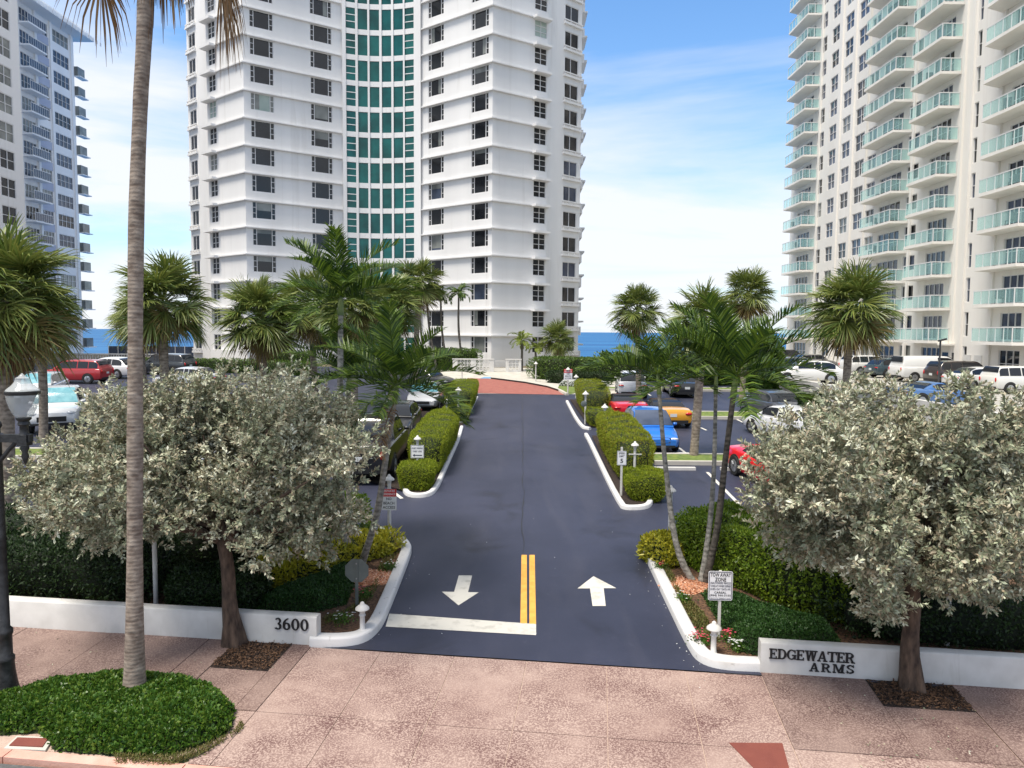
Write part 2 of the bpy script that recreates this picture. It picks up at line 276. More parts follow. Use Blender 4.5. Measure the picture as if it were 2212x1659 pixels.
class MB:
    def __init__(s): s.v = []; s.f = []
    def add(s, vs, fs):
        n = len(s.v); s.v += [tuple(v) for v in vs]; s.f += [tuple(i+n for i in f) for f in fs]; return s
    def quad(s, a, b, c, d): return s.add((a, b, c, d), [(0, 1, 2, 3)])
    def box(s, c, size, mx=None):
        x, y, z = (k/2 for k in size); vs = [Vector((i*x, j*y, k*z)) for i in (-1, 1) for j in (-1, 1) for k in (-1, 1)]
        if mx is not None: vs = [mx @ v for v in vs]
        vs = [v+Vector(c) for v in vs]
        return s.add(vs, [(0, 1, 3, 2), (4, 6, 7, 5), (0, 4, 5, 1), (2, 3, 7, 6), (0, 2, 6, 4), (1, 5, 7, 3)])
    def bx(s, x0, x1, y0, y1, z0, z1): return s.box(((x0+x1)/2, (y0+y1)/2, (z0+z1)/2), (abs(x1-x0), abs(y1-y0), abs(z1-z0)))
    def prism(s, poly, z0, z1):          # poly: xy or xyz(base offsets); z0/z1 may be functions of (x, y)
        n = len(poly); f0 = z0 if callable(z0) else (lambda x, y: z0); f1 = z1 if callable(z1) else (lambda x, y: z1)
        vs = [(p[0], p[1], f0(p[0], p[1])) for p in poly]+[(p[0], p[1], f1(p[0], p[1])) for p in poly]
        return s.add(vs, [tuple(range(n-1, -1, -1)), tuple(range(n, 2*n))]+[(i, (i+1) % n, n+(i+1) % n, n+i) for i in range(n)])
    def tube(s, path, radii, n=8, caps=True):
        path = [Vector(p) for p in path]
        if isinstance(radii, (int, float)): radii = [radii]*len(path)
        vs = []; fs = []; ref = None
        for i, p in enumerate(path):
            t = (path[min(i+1, len(path)-1)]-path[max(i-1, 0)]).normalized()
            if ref is None: ref = Vector((1, 0, 0)) if abs(t.x) < .9 else Vector((0, 1, 0))
            a = (ref-t*ref.dot(t)).normalized(); b = t.cross(a); ref = a
            for k in range(n):
                an = 2*math.pi*k/n; vs.append(p+(a*math.cos(an)+b*math.sin(an))*radii[i])
        for i in range(len(path)-1):
            for k in range(n): fs.append((i*n+k, i*n+(k+1) % n, (i+1)*n+(k+1) % n, (i+1)*n+k))
        if caps: fs += [tuple(range(n-1, -1, -1)), tuple(range((len(path)-1)*n, len(path)*n))]
        return s.add(vs, fs)
    def lathe(s, prof, c=(0, 0, 0), n=16):
        vs = []; fs = []
        for r, z in prof:
            for k in range(n): a = 2*math.pi*k/n; vs.append((c[0]+r*math.cos(a), c[1]+r*math.sin(a), c[2]+z))
        for i in range(len(prof)-1):
            for k in range(n): fs.append((i*n+k, i*n+(k+1) % n, (i+1)*n+(k+1) % n, (i+1)*n+k))
        fs += [tuple(range(n-1, -1, -1)), tuple(range((len(prof)-1)*n, len(prof)*n))]
        return s.add(vs, fs)
    def mesh(s, name, m, smooth=False, off=None):
        me = bpy.data.meshes.new(name); vs = s.v if off is None else [(v[0]-off[0], v[1]-off[1], v[2]-off[2]) for v in s.v]
        me.from_pydata(vs, [], s.f); me.update()
        me.materials.append(m)
        if smooth:
            me.polygons.foreach_set('use_smooth', np.ones(len(me.polygons), bool))
            try: me.set_sharp_from_angle(angle=R(smooth if smooth > 1 else 40))
            except Exception: pass
        return me
    def build(s, name, m, parent=None, smooth=False, world=True):
        # vertices in world space when the parent is an unrotated thing (world=True), else local to the parent
        off = None
        if world and parent is not None:
            off = Vector(parent.location); p = parent.parent
            while p is not None: off = off+Vector(p.location); p = p.parent
        return addobj(name, s.mesh(name, m, smooth, off), parent)
def struct(name, me, label): return tag(addobj(name, me), label, name.replace('_', ' ').split('.')[0], None, 'structure')
def smoothstep(x): x = np.clip(x, 0, 1); return x*x*(3-2*x)
# leaves: a folded diamond per leaf
def leaves(Pt, D, L, W, fold=.25, Np=None, jit=.45):
    n = len(Pt); D = D/np.maximum(np.linalg.norm(D, axis=1, keepdims=True), 1e-6)
    r = RNG.normal(size=(n, 3)) if Np is None else Np+RNG.normal(size=(n, 3))*jit; Sd = np.cross(D, r); Sd /= np.maximum(np.linalg.norm(Sd, axis=1, keepdims=True), 1e-6); Nn = np.cross(Sd, D)
    L = np.broadcast_to(np.asarray(L, float), (n,))[:, None]; W = np.broadcast_to(np.asarray(W, float), (n,))[:, None]
    mid = Pt+D*L*.55
    V = np.stack([Pt, mid+Sd*W*.5+Nn*W*fold, Pt+D*L, mid-Sd*W*.5+Nn*W*fold], 1).reshape(-1, 3)
    return V, np.arange(4*n).reshape(-1, 4)
# ================================================================== GROUND
ANG = R(6.8); SU = Vector((math.cos(ANG), -math.sin(ANG))); SV = Vector((-math.sin(ANG), -math.cos(ANG))); SO = Vector((.28, 11.86))
def sp(u, v, h=0.): q = SO+SU*u+SV*v; return Vector((q.x, q.y, SL*q.y+h))    # street coordinates: u along the kerb, v towards the street
def street_y(x): return 11.86-(x-.28)*math.tan(ANG)
XW = 18.2; ZR = 2.3             # east of the low wall the neighbouring lot is level
mb = MB()
ys = [-60, -20, 6, 20, 40, 60, 80, 87, 90, 100, 108, 125, 180]
def hz(y): return SL*y-.08 if y <= 87 else -3.0
def hr(y): return (SL*y-.08 if y < 25 else ZR-.06) if y <= 108 else (1.9 if y < 120 else -3.0)
for a, b in zip(ys, ys[1:]):
    mb.quad((-260, a, hz(a)), (XW, a, hz(a)), (XW, b, hz(b)), (-260, b, hz(b)))
    mb.quad((XW+.02, a, hr(a)), (260, a, hr(a)), (260, b, hr(b)), (XW+.02, b, hr(b)))
struct('ground', mb.mesh('ground', M['soil']), 'bare sandy ground of the whole site under paving and beds')
mb = MB(); mb.quad((-45000, 92, -2.2), (45000, 92, -2.2), (45000, 45000, -2.2), (-45000, 45000, -2.2))
struct('sea', mb.mesh('sea', M['sea_water']), 'blue rippled ocean reaching the horizon behind the towers')
def sheet(name, pts, m, h, label, fn=None):
    mb = MB(); mb.add([(p[0], p[1], (SL*p[1] if fn is None else fn)+h) for p in pts], [tuple(range(len(pts)))]); me = mb.mesh(name, m)
    import bmesh
    bm = bmesh.new(); bm.from_mesh(me); bmesh.ops.triangulate(bm, faces=bm.faces)
    for f in bm.faces:
        f.normal_update()
        if f.normal.z < 0: f.normal_flip()
    bm.to_mesh(me); bm.free()
    return struct(name, me, label)
lot = sheet('parking_lot', [(-60, street_y(-60)), (XW-.1, street_y(XW-.1)), (XW-.1, 70), (-60, 70)], M['asphalt'], 0, 'freshly sealed dark asphalt of the driveway and car park, reflected sky tinted in')
sheet('concrete_lot', [(XW+.3, 26), (60, 26), (60, 106), (XW+.3, 106)], M['concrete_lot'], 0, 'pale concrete car park of the cream tower', ZR)
sheet('street', [(-60, street_y(-60)-3.6), (60, street_y(60)-3.6), (60, -40), (-60, -40)], M['street_asphalt'], -.04, 'grey asphalt street beyond the pink kerb')
# long hairline crack down the driveway
mb = MB(); prev = None
for i in range(60):
    y = 17.2+i*.55; x = .30+.012*(y-17)+random.uniform(-.05, .05); w = random.uniform(.006, .02); q = (gp(x-w, y, .004), gp(x+w, y, .004))
    if prev: mb.quad(prev[0], prev[1], q[1], q[0])
    prev = q
addobj('crack', mb.mesh('crack', M['lettering_black']), lot)
# painted marks on the asphalt: each a part of it
def paint(name, pts, m=None, h=.005):
    mb = MB(); mb.add([Vector(p[:2]).to_3d()+Vector((0, 0, SL*p[1]+h)) for p in pts], [tuple(range(len(pts)))])
    return addobj(name, mb.mesh(name, m or M['white_line']), lot)
def pxs(*p): return [G(*q) for q in p]
paint('yellow_line', pxs((1126.5, 1199), (1138, 1199), (1138.5, 1347), (1124, 1347)), M['yellow_line'])
paint('yellow_line', pxs((1143.5, 1199), (1155, 1199), (1158, 1348), (1143.5, 1348)), M['yellow_line'])
paint('stop_bar', pxs((841, 1326), (1158, 1348.5), (1158, 1372.5), (833, 1354)))
paint('painted_arrow', pxs((991, 1243.5), (1020, 1243.5), (1011, 1279.5), (1034, 1280), (990.5, 1308), (954.5, 1278.5), (981, 1279)))
paint('painted_arrow', pxs((1282, 1245), (1331.5, 1271), (1304, 1271), (1308.5, 1309.5), (1280, 1309.5), (1274.5, 1271.5), (1247.5, 1271.5)))
def stall(a, b, w=.055):
    A = G(*a); B = G(*b); d = (B-A); n = Vector((-d.y, d.x, 0)).normalized()*w
    paint('stall_line', (A-n, A+n, B+n, B-n))
for a, b in (((1466, 967), (1493, 988)), ((1527.8, 1020), (1606, 1099)), ((1588, 904), (1642, 931)), ((1514, 924), (1526, 929.5)), ((1309, 843), (1327, 855)), ((1388, 843), (1406, 855)),
             ((1468, 843), (1496, 858)), ((842, 1057), (868, 1077)), ((838, 1003), (800, 1030)), ((236, 836), (300, 839)), ((215, 850), (160, 847)), ((180, 868), (230, 868))): stall(a, b)
# sidewalk: every slab that can be told apart is its own piece
base = MB(); base.prism([sp(-40, .02)[:2], sp(40, .02)[:2], sp(40, 3.34)[:2], sp(-40, 3.34)[:2]], lambda x, y: SL*y-.3, lambda x, y: SL*y-.012)
walk = struct('sidewalk', base.mesh('sidewalk', M['sidewalk_pale']), 'pink exposed aggregate sidewalk of jointed slabs along the kerb')
def slab(us, vs, m, gap=.007, h=.0):
    (u0, u1, u2, u3), (v0, v1) = us, vs
    jz = random.uniform(-.002, .003)+h+(.006 if vs[0] < 0 else 0)
    p = [sp(u0+gap, v0+gap), sp(u1-gap, v0+gap), sp(u2-gap, v1-gap), sp(u3+gap, v1-gap)]
    mb = MB(); mb.prism([q[:2] for q in p], lambda x, y: SL*y-.011, lambda x, y: SL*y+jz)
    return addobj('slab', mb.mesh('slab', m), walk)
ap = [-3.70, -2.47, -1.20, 0.0, 1.30, 2.55, 3.74]                # the drive's apron
for a, b in zip(ap, ap[1:]):
    slab((a, b, b, a), (.03, 2.06), M['sidewalk']); slab((a, b, b, a), (2.06, 3.33), M['sidewalk'])
pit = (-5.03, -4.05); pitr = (5.33, 6.6)
L_ = [-14, -11.6, -9.0, -7.35, -5.55, pit[0], pit[1], -3.70]
for a, b in zip(L_, L_[1:]):
    if a == pit[0]: slab((a, b, b, a), (.92, 2.06), M['sidewalk_old'])
    else: slab((a, b, b, a), (-.12, 2.06), M['sidewalk_old'])
slab((-4.4, -3.7, -3.7, -4.0), (2.06, 3.33), M['sidewalk'])
R_ = [3.74, pitr[0], pitr[1], 8.6, 11, 14]
for a, b in zip(R_, R_[1:]):
    if a == pitr[0]: slab((a, b, b, a), (.72, 2.0), M['sidewalk_old'])
    else: slab((a, b, b, a), (-.12, 2.0), M['sidewalk_old'])
for a, b in zip([3.74, 6.2, 8.6, 11], [6.2, 8.6, 11, 14]): slab((a, b, b, a), (2.0, 3.33), M['sidewalk'] if a < 6 else M['sidewalk_old'])
mb = MB(); mb.prism([q[:2] for q in (G(1575, 1605), G(1690, 1606), G(1708, 1672), G(1640, 1672))], lambda x, y: SL*y-.01, lambda x, y: SL*y+.007)
addobj('red_patch', mb.mesh('red_patch', M['red_patch']), walk)
for u0, u1, vv, lab in ((pit[0], pit[1], .92, 'mulch filled square tree pit under the buttonwood by the 3600 wall'), (pitr[0], pitr[1], .72, 'mulch filled square tree pit under the buttonwood by the lettered wall')):
    mb = MB(); g = 10
    for i in range(g):
        for j in range(g):
            c = [sp(u0+(u1-u0)*(i+a)/g, .0-.12+(vv+.12)*(j+b)/g, .004+.02*math.sin((i+a)*1.7)*math.cos((j+b)*2.1)) for a, b in ((0, 0), (1, 0), (1, 1), (0, 1))]
            mb.quad(*c[::-1])
    me = mb.mesh('mulch_pit', M['mulch_dark'])
    struct('mulch_pit', me, lab)
# pink kerb along the street
kerb = MB(); kerb.prism([q[:2] for q in (sp(-40, 3.35), sp(40, 3.35), sp(40, 3.5), sp(-40, 3.5))], lambda x, y: SL*y-.3, lambda x, y: SL*y-.04)
kb = struct('street_kerb', kerb.mesh('street_kerb', M['pink_kerb']), 'worn pink concrete kerb along the street')
for i in range(14):
    u = -16+i*2.4; mb = MB(); p = [sp(u+.008, 3.352), sp(u+2.392, 3.352), sp(u+2.392, 3.52), sp(u+.008, 3.52)]
    mb.prism([q[:2] for q in p], lambda x, y: SL*y-.24, lambda x, y: SL*y+.012+random.uniform(-.002, .002)); addobj('kerb_stone', mb.mesh('kerb_stone', M['pink_kerb']), kb)
# painted kerbs
def sweep_kerb(pts, w, h, label, m='kerb_paint', side=1, closed=False, sub=4):
    # smooth the polyline, then sweep a rounded section along it (side: which side of the line the body lies)
    pts = [Vector((p[0], p[1])) for p in pts]
    for _ in range(2):
        q = [pts[0]]
        for a, b in zip(pts, pts[1:]): q += [a.lerp(b, .25), a.lerp(b, .75)]
        pts = q+[pts[-1]]
    prof = [(0, -.1), (0, h-.04), (.015, h-.012), (.05, h), (w-.04, h), (w-.01, h-.015), (w, h-.04), (w, -.1)]
    mb = MB(); vs = []; fs = []; k = len(prof)
    for i, p in enumerate(pts):
        t = (pts[min(i+1, len(pts)-1)]-pts[max(i-1, 0)]).normalized(); n = Vector((-t.y, t.x))*side
        for d, z in prof: q = p+n*d; vs.append((q.x, q.y, SL*q.y+z))
    for i in range(len(pts)-1):
        for j in range(k-1):
            f = (i*k+j, i*k+j+1, (i+1)*k+j+1, (i+1)*k+j); fs.append(f if side < 0 else f[::-1])
    fs += [tuple(range(k)), tuple(range((len(pts)-1)*k, len(pts)*k))]
    mb.add(vs, fs); return struct('kerb', mb.mesh('kerb', M[m], 50), label)
kl = [G(668, 1397), G(740, 1398.5), G(792, 1389), G(822, 1362), G(838, 1330), G(887, 1205), G(890, 1188), G(876, 1172)]
sweep_kerb(kl, .24, .16, 'white painted kerb curving round the planting bed by the 3600 wall', side=1)
kr = [G(1390, 1192), G(1393, 1206), G(1432, 1290), G(1488, 1408), G(1512, 1434), G(1560, 1448), G(1645, 1452)]
sweep_kerb(kr, .24, .16, 'white painted kerb curving round the planting bed by the lettered wall', side=1)
I1 = [G(872, 1049), G(868, 1063), G(882, 1075.5), G(924, 1075.5), G(946, 1062), G(970, 1003), G(995, 948), G(1001, 925)]
sweep_kerb(I1, .16, .13, 'cream kerb round the hedge island nearest the guest parking sign', side=1)
I2 = [G(990, 916), G(1004, 915), G(1014, 895), G(1033, 860)]
sweep_kerb(I2, .16, .13, 'cream kerb along the far left hedge island', side=1)
I3 = [G(1262, 941), G(1271, 957), G(1334, 1095), G(1352, 1103), G(1400, 1101), G(1412, 1088), G(1409, 1072)]
sweep_kerb(I3, .16, .13, 'cream kerb round the hedge island by the speed limit sign', side=1)
I4 = [G(1222, 869), G(1251, 925), G(1272, 929)]
sweep_kerb(I4, .16, .13, 'cream kerb along the far right hedge island', side=1)
for n_, pts, m_, h_, lab in (
    ('planting_bed', [G(672, 1390), G(740, 1388), G(790, 1380), G(830, 1335), G(880, 1195), (-2.9, 18.3), (-12, 18.3), (-12, 13.4)], 'mulch', .09, 'mulched planting bed behind the 3600 wall'),
    ('planting_bed', [G(1397, 1203), G(1492, 1404), G(1520, 1430), G(1640, 1446), (12, 11.2), (12, 17.4), (3.2, 17.4)], 'mulch', .09, 'mulched planting bed behind the lettered wall'),
    ('island_bed', [G(880, 1066), G(915, 1071), G(940, 1060), G(1000, 925), (-4.6, 33.5), (-4.6, 24)], 'mulch_dark', .06, 'dark soil of the hedge island by the guest parking sign'),
    ('island_bed', [G(1345, 1092), G(1400, 1096), G(1406, 1080), (5.4, 33), (3.6, 33)], 'mulch_dark', .06, 'dark soil of the hedge island by the speed limit sign'),
    ('island_bed', [(-2.4, 35.5), (-2.4, 46), (-5, 46), (-5, 35.5)], 'mulch_dark', .06, 'dark soil of the far left hedge island'),
    ('island_bed', [(3.75, 35.5), (3.6, 46), (6.2, 46), (6.2, 35.5)], 'mulch_dark', .06, 'dark soil of the far right hedge island')):
    sheet(n_, pts, M[m_], h_, lab)
# grass strips between the rows of stalls, with their kerbs
def strip(x0, x1, y0, y1, lab):
    sheet('grass_strip', [(x0, y0), (x1, y0), (x1, y1), (x0, y1)], M['grass'], .13, 'grass strip '+lab)
    for yy, sd in ((y0, -1), (y1, 1)):
        a, b = (yy-.16, yy) if sd < 0 else (yy, yy+.16)
        mb = MB(); mb.prism([(x0, a), (x1, a), (x1, b), (x0, b)], lambda x, y: SL*y-.1, lambda x, y: SL*y+.15)
        struct('kerb', mb.mesh('kerb', M['concrete']), ('near' if sd < 0 else 'far')+' cream kerb of the grass strip '+lab)
strip(5.3, 17.9, 27.25, 28.5, 'in front of the blue car')
strip(6.0, 17.9, 38.6, 40.4, 'beyond the yellow sports car')
strip(-26, -4.8, 27.4, 28.7, 'behind the black pickup')
strip(6.5, 17.9, 51.5, 52.6, 'behind the far white car')
def wheel_stop(x0, x1, y, lab):
    mb = MB(); mb.prism([(x0, y-.08), (x1, y-.08), (x1, y+.08), (x0, y+.08)], lambda x, y: SL*y-.01, lambda x, y: SL*y+.1)
    tag(mb.build('wheel_stop', M['white_paint']), lab, 'wheel stop', 'white wheel stops')
for x0, x1, y, lab in ((4.9, 6.6, 26.3, 'white wheel stop in the empty bay under the speed limit hedge'), (7.5, 8.7, 26.3, 'white wheel stop in front of the red sports car'),
                       (5.2, 7.0, 28.95, 'white wheel stop under the nose of the blue car'), (9.0, 11.2, 28.95, 'white wheel stop behind the strip right of the sabal trunk'), (-5.0, -3.9, 29.3, 'white wheel stop left of the guest parking hedge')):
    wheel_stop(x0, x1, y, lab)
# forecourt before the tower
sheet('forecourt', [(-5.2, 52), (-2.2, 49.2), (9, 49.2), (9, 70), (-9, 70), (-9, 61), (-5.2, 59)], M['concrete'], .004, 'cream concrete forecourt before the white tower')
bp_ = [G(1034, 849.5), G(1219, 853), G(1206, 845), G(1182, 837), G(1135, 828), G(1085, 821.5), G(1052, 818), G(1010, 817), G(985, 848)]
sheet('brick_paving', bp_, M['brick_paving'], .010, 'red brick paving where the driveway meets the forecourt')
sweep_kerb([G(1060, 818), G(1085, 821), G(1135, 827.5), G(1182, 836.5), G(1206, 844.5), G(1222, 854)], .2, .14, 'dark edged kerb curving along the red brick paving', 'concrete', side=1)
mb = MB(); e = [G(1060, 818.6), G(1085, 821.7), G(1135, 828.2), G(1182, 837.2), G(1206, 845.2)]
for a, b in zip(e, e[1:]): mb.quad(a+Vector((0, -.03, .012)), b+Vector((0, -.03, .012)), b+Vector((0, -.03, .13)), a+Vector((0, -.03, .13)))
struct('kerb_face', mb.mesh('kerb_face', M['trim_black']), 'black face of the forecourt kerb')  # plain black strip along the front of the kerb
sheet('lawn', [G(1205, 838), G(1222, 849), G(1232, 852), (6.0, 53), (3.6, 55.5)], M['grass'], .012, 'small patch of lawn beside the red brick paving')
sheet('ramp_mat', [G(1036, 818), G(1062, 818), G(1068, 814.5), G(1046, 814.5)], mat('ramp_mat', (.12, .26, .42), (.16, .32, .5), 3, .7), .016, 'blue painted ramp at the edge of the forecourt')
# white retaining wall of the neighbouring lot
def thing_mesh(name, mb, m, label, cat, group=None, smooth=False): return tag(mb.build(name, m, None, smooth), label, cat, group)
mb = MB(); mb.bx(XW-.1, XW+.12, 27, 66, -.5, ZR+.6); thing_mesh('retaining_wall', mb, M['white_paint'], 'low white retaining wall holding up the concrete lot of the cream tower', 'wall')

# ================================================================== STREET WALLS with letters
def wall_box(name, A, B, h, th, label):
    # low wall from A to B (plan points); front face towards the street, slightly rounded coping
    d = Vector((B[0]-A[0], B[1]-A[1])).normalized(); n = Vector((-d.y, d.x))   # n points away from the street
    root = empty(name, gp(A[0], A[1]), label, 'wall')
    A = Vector(A[:2]); B = Vector(B[:2])
    prof = [(0, -.2), (0, h-.03), (.012, h-.008), (.03, h), (th-.03, h), (th-.012, h-.008), (th, h-.03), (th, -.2)]
    mb = MB(); vs = []; k = len(prof); ns = 12
    for i in range(ns+1):
        p = A.lerp(B, i/ns)
        for a, z in prof: q = p+n*a; vs.append((q.x, q.y, SL*A.y+(SL*(q.y-A.y))+z+random.uniform(-.003, .003)))
    fs = [(i*k+j, (i+1)*k+j, (i+1)*k+j+1, i*k+j+1) for i in range(ns) for j in range(k-1)]
    fs += [tuple(range(k)), tuple(range(ns*k, ns*k+k))[::-1]]
    mb.add(vs, fs); mb.build('wall_body', M['white_paint'], root, 50)
    return root, d, n
# serif letters built from strokes; each stroke a little prouder than the last so that no faces coincide
def arc(cx, cy, rx, ry, a0, a1, w0, w1=None, n=18):
    out = []; w1 = w1 or w0
    for i in range(n):
        b = [math.radians(a0+(a1-a0)*(i+j)/n) for j in (0, 1)]
        out.append([(cx+(rx)*math.cos(b[0]), cy+ry*math.sin(b[0])), (cx+rx*math.cos(b[1]), cy+ry*math.sin(b[1])), (cx+(rx-w0)*math.cos(b[1]), cy+(ry-w1)*math.sin(b[1])), (cx+(rx-w0)*math.cos(b[0]), cy+(ry-w1)*math.sin(b[0]))])
    return ('arc', out)
def rect(x0, y0, x1, y1): return [(x0, y0), (x1, y0), (x1, y1), (x0, y1)]
def bar(x0, x1, w, y0=0., y1=1.): return [(x0, y0), (x0+w, y0), (x1+w, y1), (x1, y1)]
K, T = .19, .085       # thick and thin stroke
GL = {
 'E': (.72, [rect(.08, 0, .08+K, 1), rect(0, 0, .68, T), rect(0, 1-T, .66, 1), rect(.2, .47, .5, .47+T), rect(.6, .0, .68, .26), rect(.58, .76, .66, 1), rect(.44, .38, .5, .63)]),
 'D': (.82, [rect(.08, 0, .08+K, 1), rect(0, 0, .42, T), rect(0, 1-T, .42, 1), arc(.38, .5, .42, .5, -90, 90, K, T)]),
 'G': (.82, [arc(.42, .5, .42, .5, 50, 325, K, T), rect(.6, .04, .6+K, .45), rect(.46, .40, .84, .40+T), rect(.66, .66, .75, .96)]),
 'W': (1.12, [bar(.26, .10, K), bar(.26+.02, .52, T+.02), bar(.68, .52, K), bar(.70, .94, T+.02), rect(0, .93, .38, 1), rect(.42, .935, .80, 1.005), rect(.82, .93, 1.12, 1)]),
 'A': (.86, [bar(.06, .36, T+.02), bar(.60, .34, K), rect(.22, .28, .64, .28+T), rect(0, 0, .28, T), rect(.5, 0, .86, T)]),
 'T': (.78, [rect(.305, 0, .305+K, 1), rect(0, 1-T, .78, 1), rect(0, .72, .07, 1), rect(.71, .72, .78, 1), rect(.18, 0, .60, T)]),
 'R': (.84, [rect(.08, 0, .08+K, 1), rect(0, 0, .36, T), rect(0, 1-T, .42, 1), arc(.40, .73, .34, .27, -90, 90, K, T), rect(.2, .46, .42, .46+T), bar(.62, .36, K, 0, .5), rect(.56, 0, .86, T)]),
 'M': (1.04, [rect(.09, 0, .09+T, 1), bar(.48, .12, K), bar(.48, .78, T), rect(.76, 0, .76+K, 1), rect(0, 0, .28, T), rect(.64, 0, 1.04, T), rect(0, 1-T, .26, 1), rect(.78, 1-T, 1.04, 1)]),
 'S': (.66, [arc(.33, .74, .31, .26, 20, 270, K*.9, T+.02), arc(.33, .26, .33, .26, 90, -160, K*.9, T+.02), rect(.55, .70, .63, .98), rect(0.02, .02, .10, .32)]),
 '3': (.62, [arc(.29, .75, .27, .25, 150, -90, K*.85, T), arc(.28, .27, .32, .27, 90, -150, K, T), ]),
 '6': (.66, [arc(.33, .31, .33, .31, 0, 360, K, T, 26), arc(.52, .42, .52, .58, 95, 190, K, T)]),
 '0': (.70, [arc(.35, .5, .35, .5, 0, 360, K, T, 30)]),
}
def letters(root, text, org, d, n, size, gap=.16, xs=1.):
    x = 0
    for ch in text:
        if ch == ' ': x += .5; continue
        w, strokes = GL[ch]; mb = MB(); q = 0
        for s in strokes:
            polys = s[1] if s[0] == 'arc' else [s]
            dep = .020+.0016*q; q += 1
            for pl in polys:
                F_ = [org+d.to_3d()*((x+a*xs)*size)+Vector((0, 0, b*size))-n.to_3d()*dep for a, b in pl]; Bk = [v+n.to_3d()*(dep+.004) for v in F_]; k = len(pl)
                mb.add(F_+Bk, [tuple(range(k)), tuple(range(2*k-1, k-1, -1))]+[(i, k+i, k+(i+1) % k, (i+1) % k) for i in range(k)])
        mb.build('letter', M['lettering_black'], root); x += w*xs+gap
def textw(text, gap): return sum(.5 if c == ' ' else GL[c][0]+gap for c in text)-gap
wl, d, n = wall_box('boundary_wall', (-14, street_y(-14)+.0), G(684, 1395)[:2], .50, .2, 'low white wall with black number 3600 on its right end')
Lw = (Vector(G(684, 1395)[:2])-Vector((-14, street_y(-14)))).length
size = .205; a = G(590, 1363); b = G(662, 1366); wd = (b-a).length*.99
gap = (wd/size-sum(GL[c][0] for c in '3600'))/3
org = Vector(G(684, 1395)[:2])-d*(Vector(G(684, 1395)[:2])-Vector(P(590, 1363, 12.32)[:2])).length
zb = P(590, 1363, 12.32).z
letters(wl, '3600', Vector((org.x, org.y, zb)), d, n, size, gap)
A = G(1642, 1453); wr, d, n = wall_box('boundary_wall', A[:2], (16, street_y(16)+.02), .50, .2, 'low white wall with black lettering EDGEWATER ARMS')
def on_wall(px, py): # point on that wall's front plane under a pixel
    dr = ray(px, py); nn = n.to_3d(); t = (Vector((A.x, A.y, 0))-Vector((0, 0, CAMZ))).dot(nn)/dr.dot(nn); return Vector((0, 0, CAMZ))+dr*t
for txt, x0, y0, x1, y1, yt in (('EDGEWATER', 1661, 1421.5, 1845.5, 1430, 1400), ('ARMS', 1748, 1449, 1844, 1453.5, 1431)):
    a = on_wall(x0, y0); b = on_wall(x1, y1); size = abs(on_wall(x0, yt).z-a.z)*1.0
    xs = 1.25 if txt == 'ARMS' else 1.06
    gap = ((b-a).length/size-sum(GL[c][0]*xs for c in txt))/(len(txt)-1)
    letters(wr, txt, a, d, n, size, gap, xs)

# ================================================================== BUILDINGS
class Face:
    def __init__(s, A, B):
        s.A = Vector(A[:2]); s.B = Vector(B[:2]); s.L = (s.B-s.A).length; s.u = (s.B-s.A)/s.L; s.out = Vector((s.u.y, -s.u.x)); s.ang = math.atan2(s.u.y, s.u.x)
    def p(s, t, d=0., z=0.): q = s.A+s.u*t+s.out*d; return Vector((q.x, q.y, z))
    def t(s, px, py=400.):
        r = ray(px, py); e = Vector((r.x, r.y)); # solve A+u t = e k
        det = s.u.x*(-e.y)-s.u.y*(-e.x); return ((-s.A.x)*(-e.y)-(-s.A.y)*(-e.x))/det
def wall_holes(mb, f, t0, t1, z0, z1, holes, dep=.14, d0=0.):
    ts = sorted({t0, t1} | {min(max(v, t0), t1) for h in holes for v in h[:2]}); zs = sorted({z0, z1} | {min(max(v, z0), z1) for h in holes for v in h[2:4]})
    for a, b in zip(ts, ts[1:]):
        run = None
        for c, e in zip(zs, zs[1:]):
            inside = any(h[0]-1e-6 <= a and b <= h[1]+1e-6 and h[2]-1e-6 <= c and e <= h[3]+1e-6 for h in holes)
            if inside:
                if run is not None: mb.quad(f.p(a, d0, run), f.p(b, d0, run), f.p(b, d0, c), f.p(a, d0, c)); run = None
            elif run is None: run = c
        if run is not None: mb.quad(f.p(a, d0, run), f.p(b, d0, run), f.p(b, d0, z1), f.p(a, d0, z1))
    for a, b, c, e in (h[:4] for h in holes):
        for (x0, y0), (x1, y1) in (((a, c), (a, e)), ((a, e), (b, e)), ((b, e), (b, c)), ((b, c), (a, c))):
            mb.quad(f.p(x0, d0, y0), f.p(x1, d0, y1), f.p(x1, d0-dep, y1), f.p(x0, d0-dep, y0))
_wp = {}
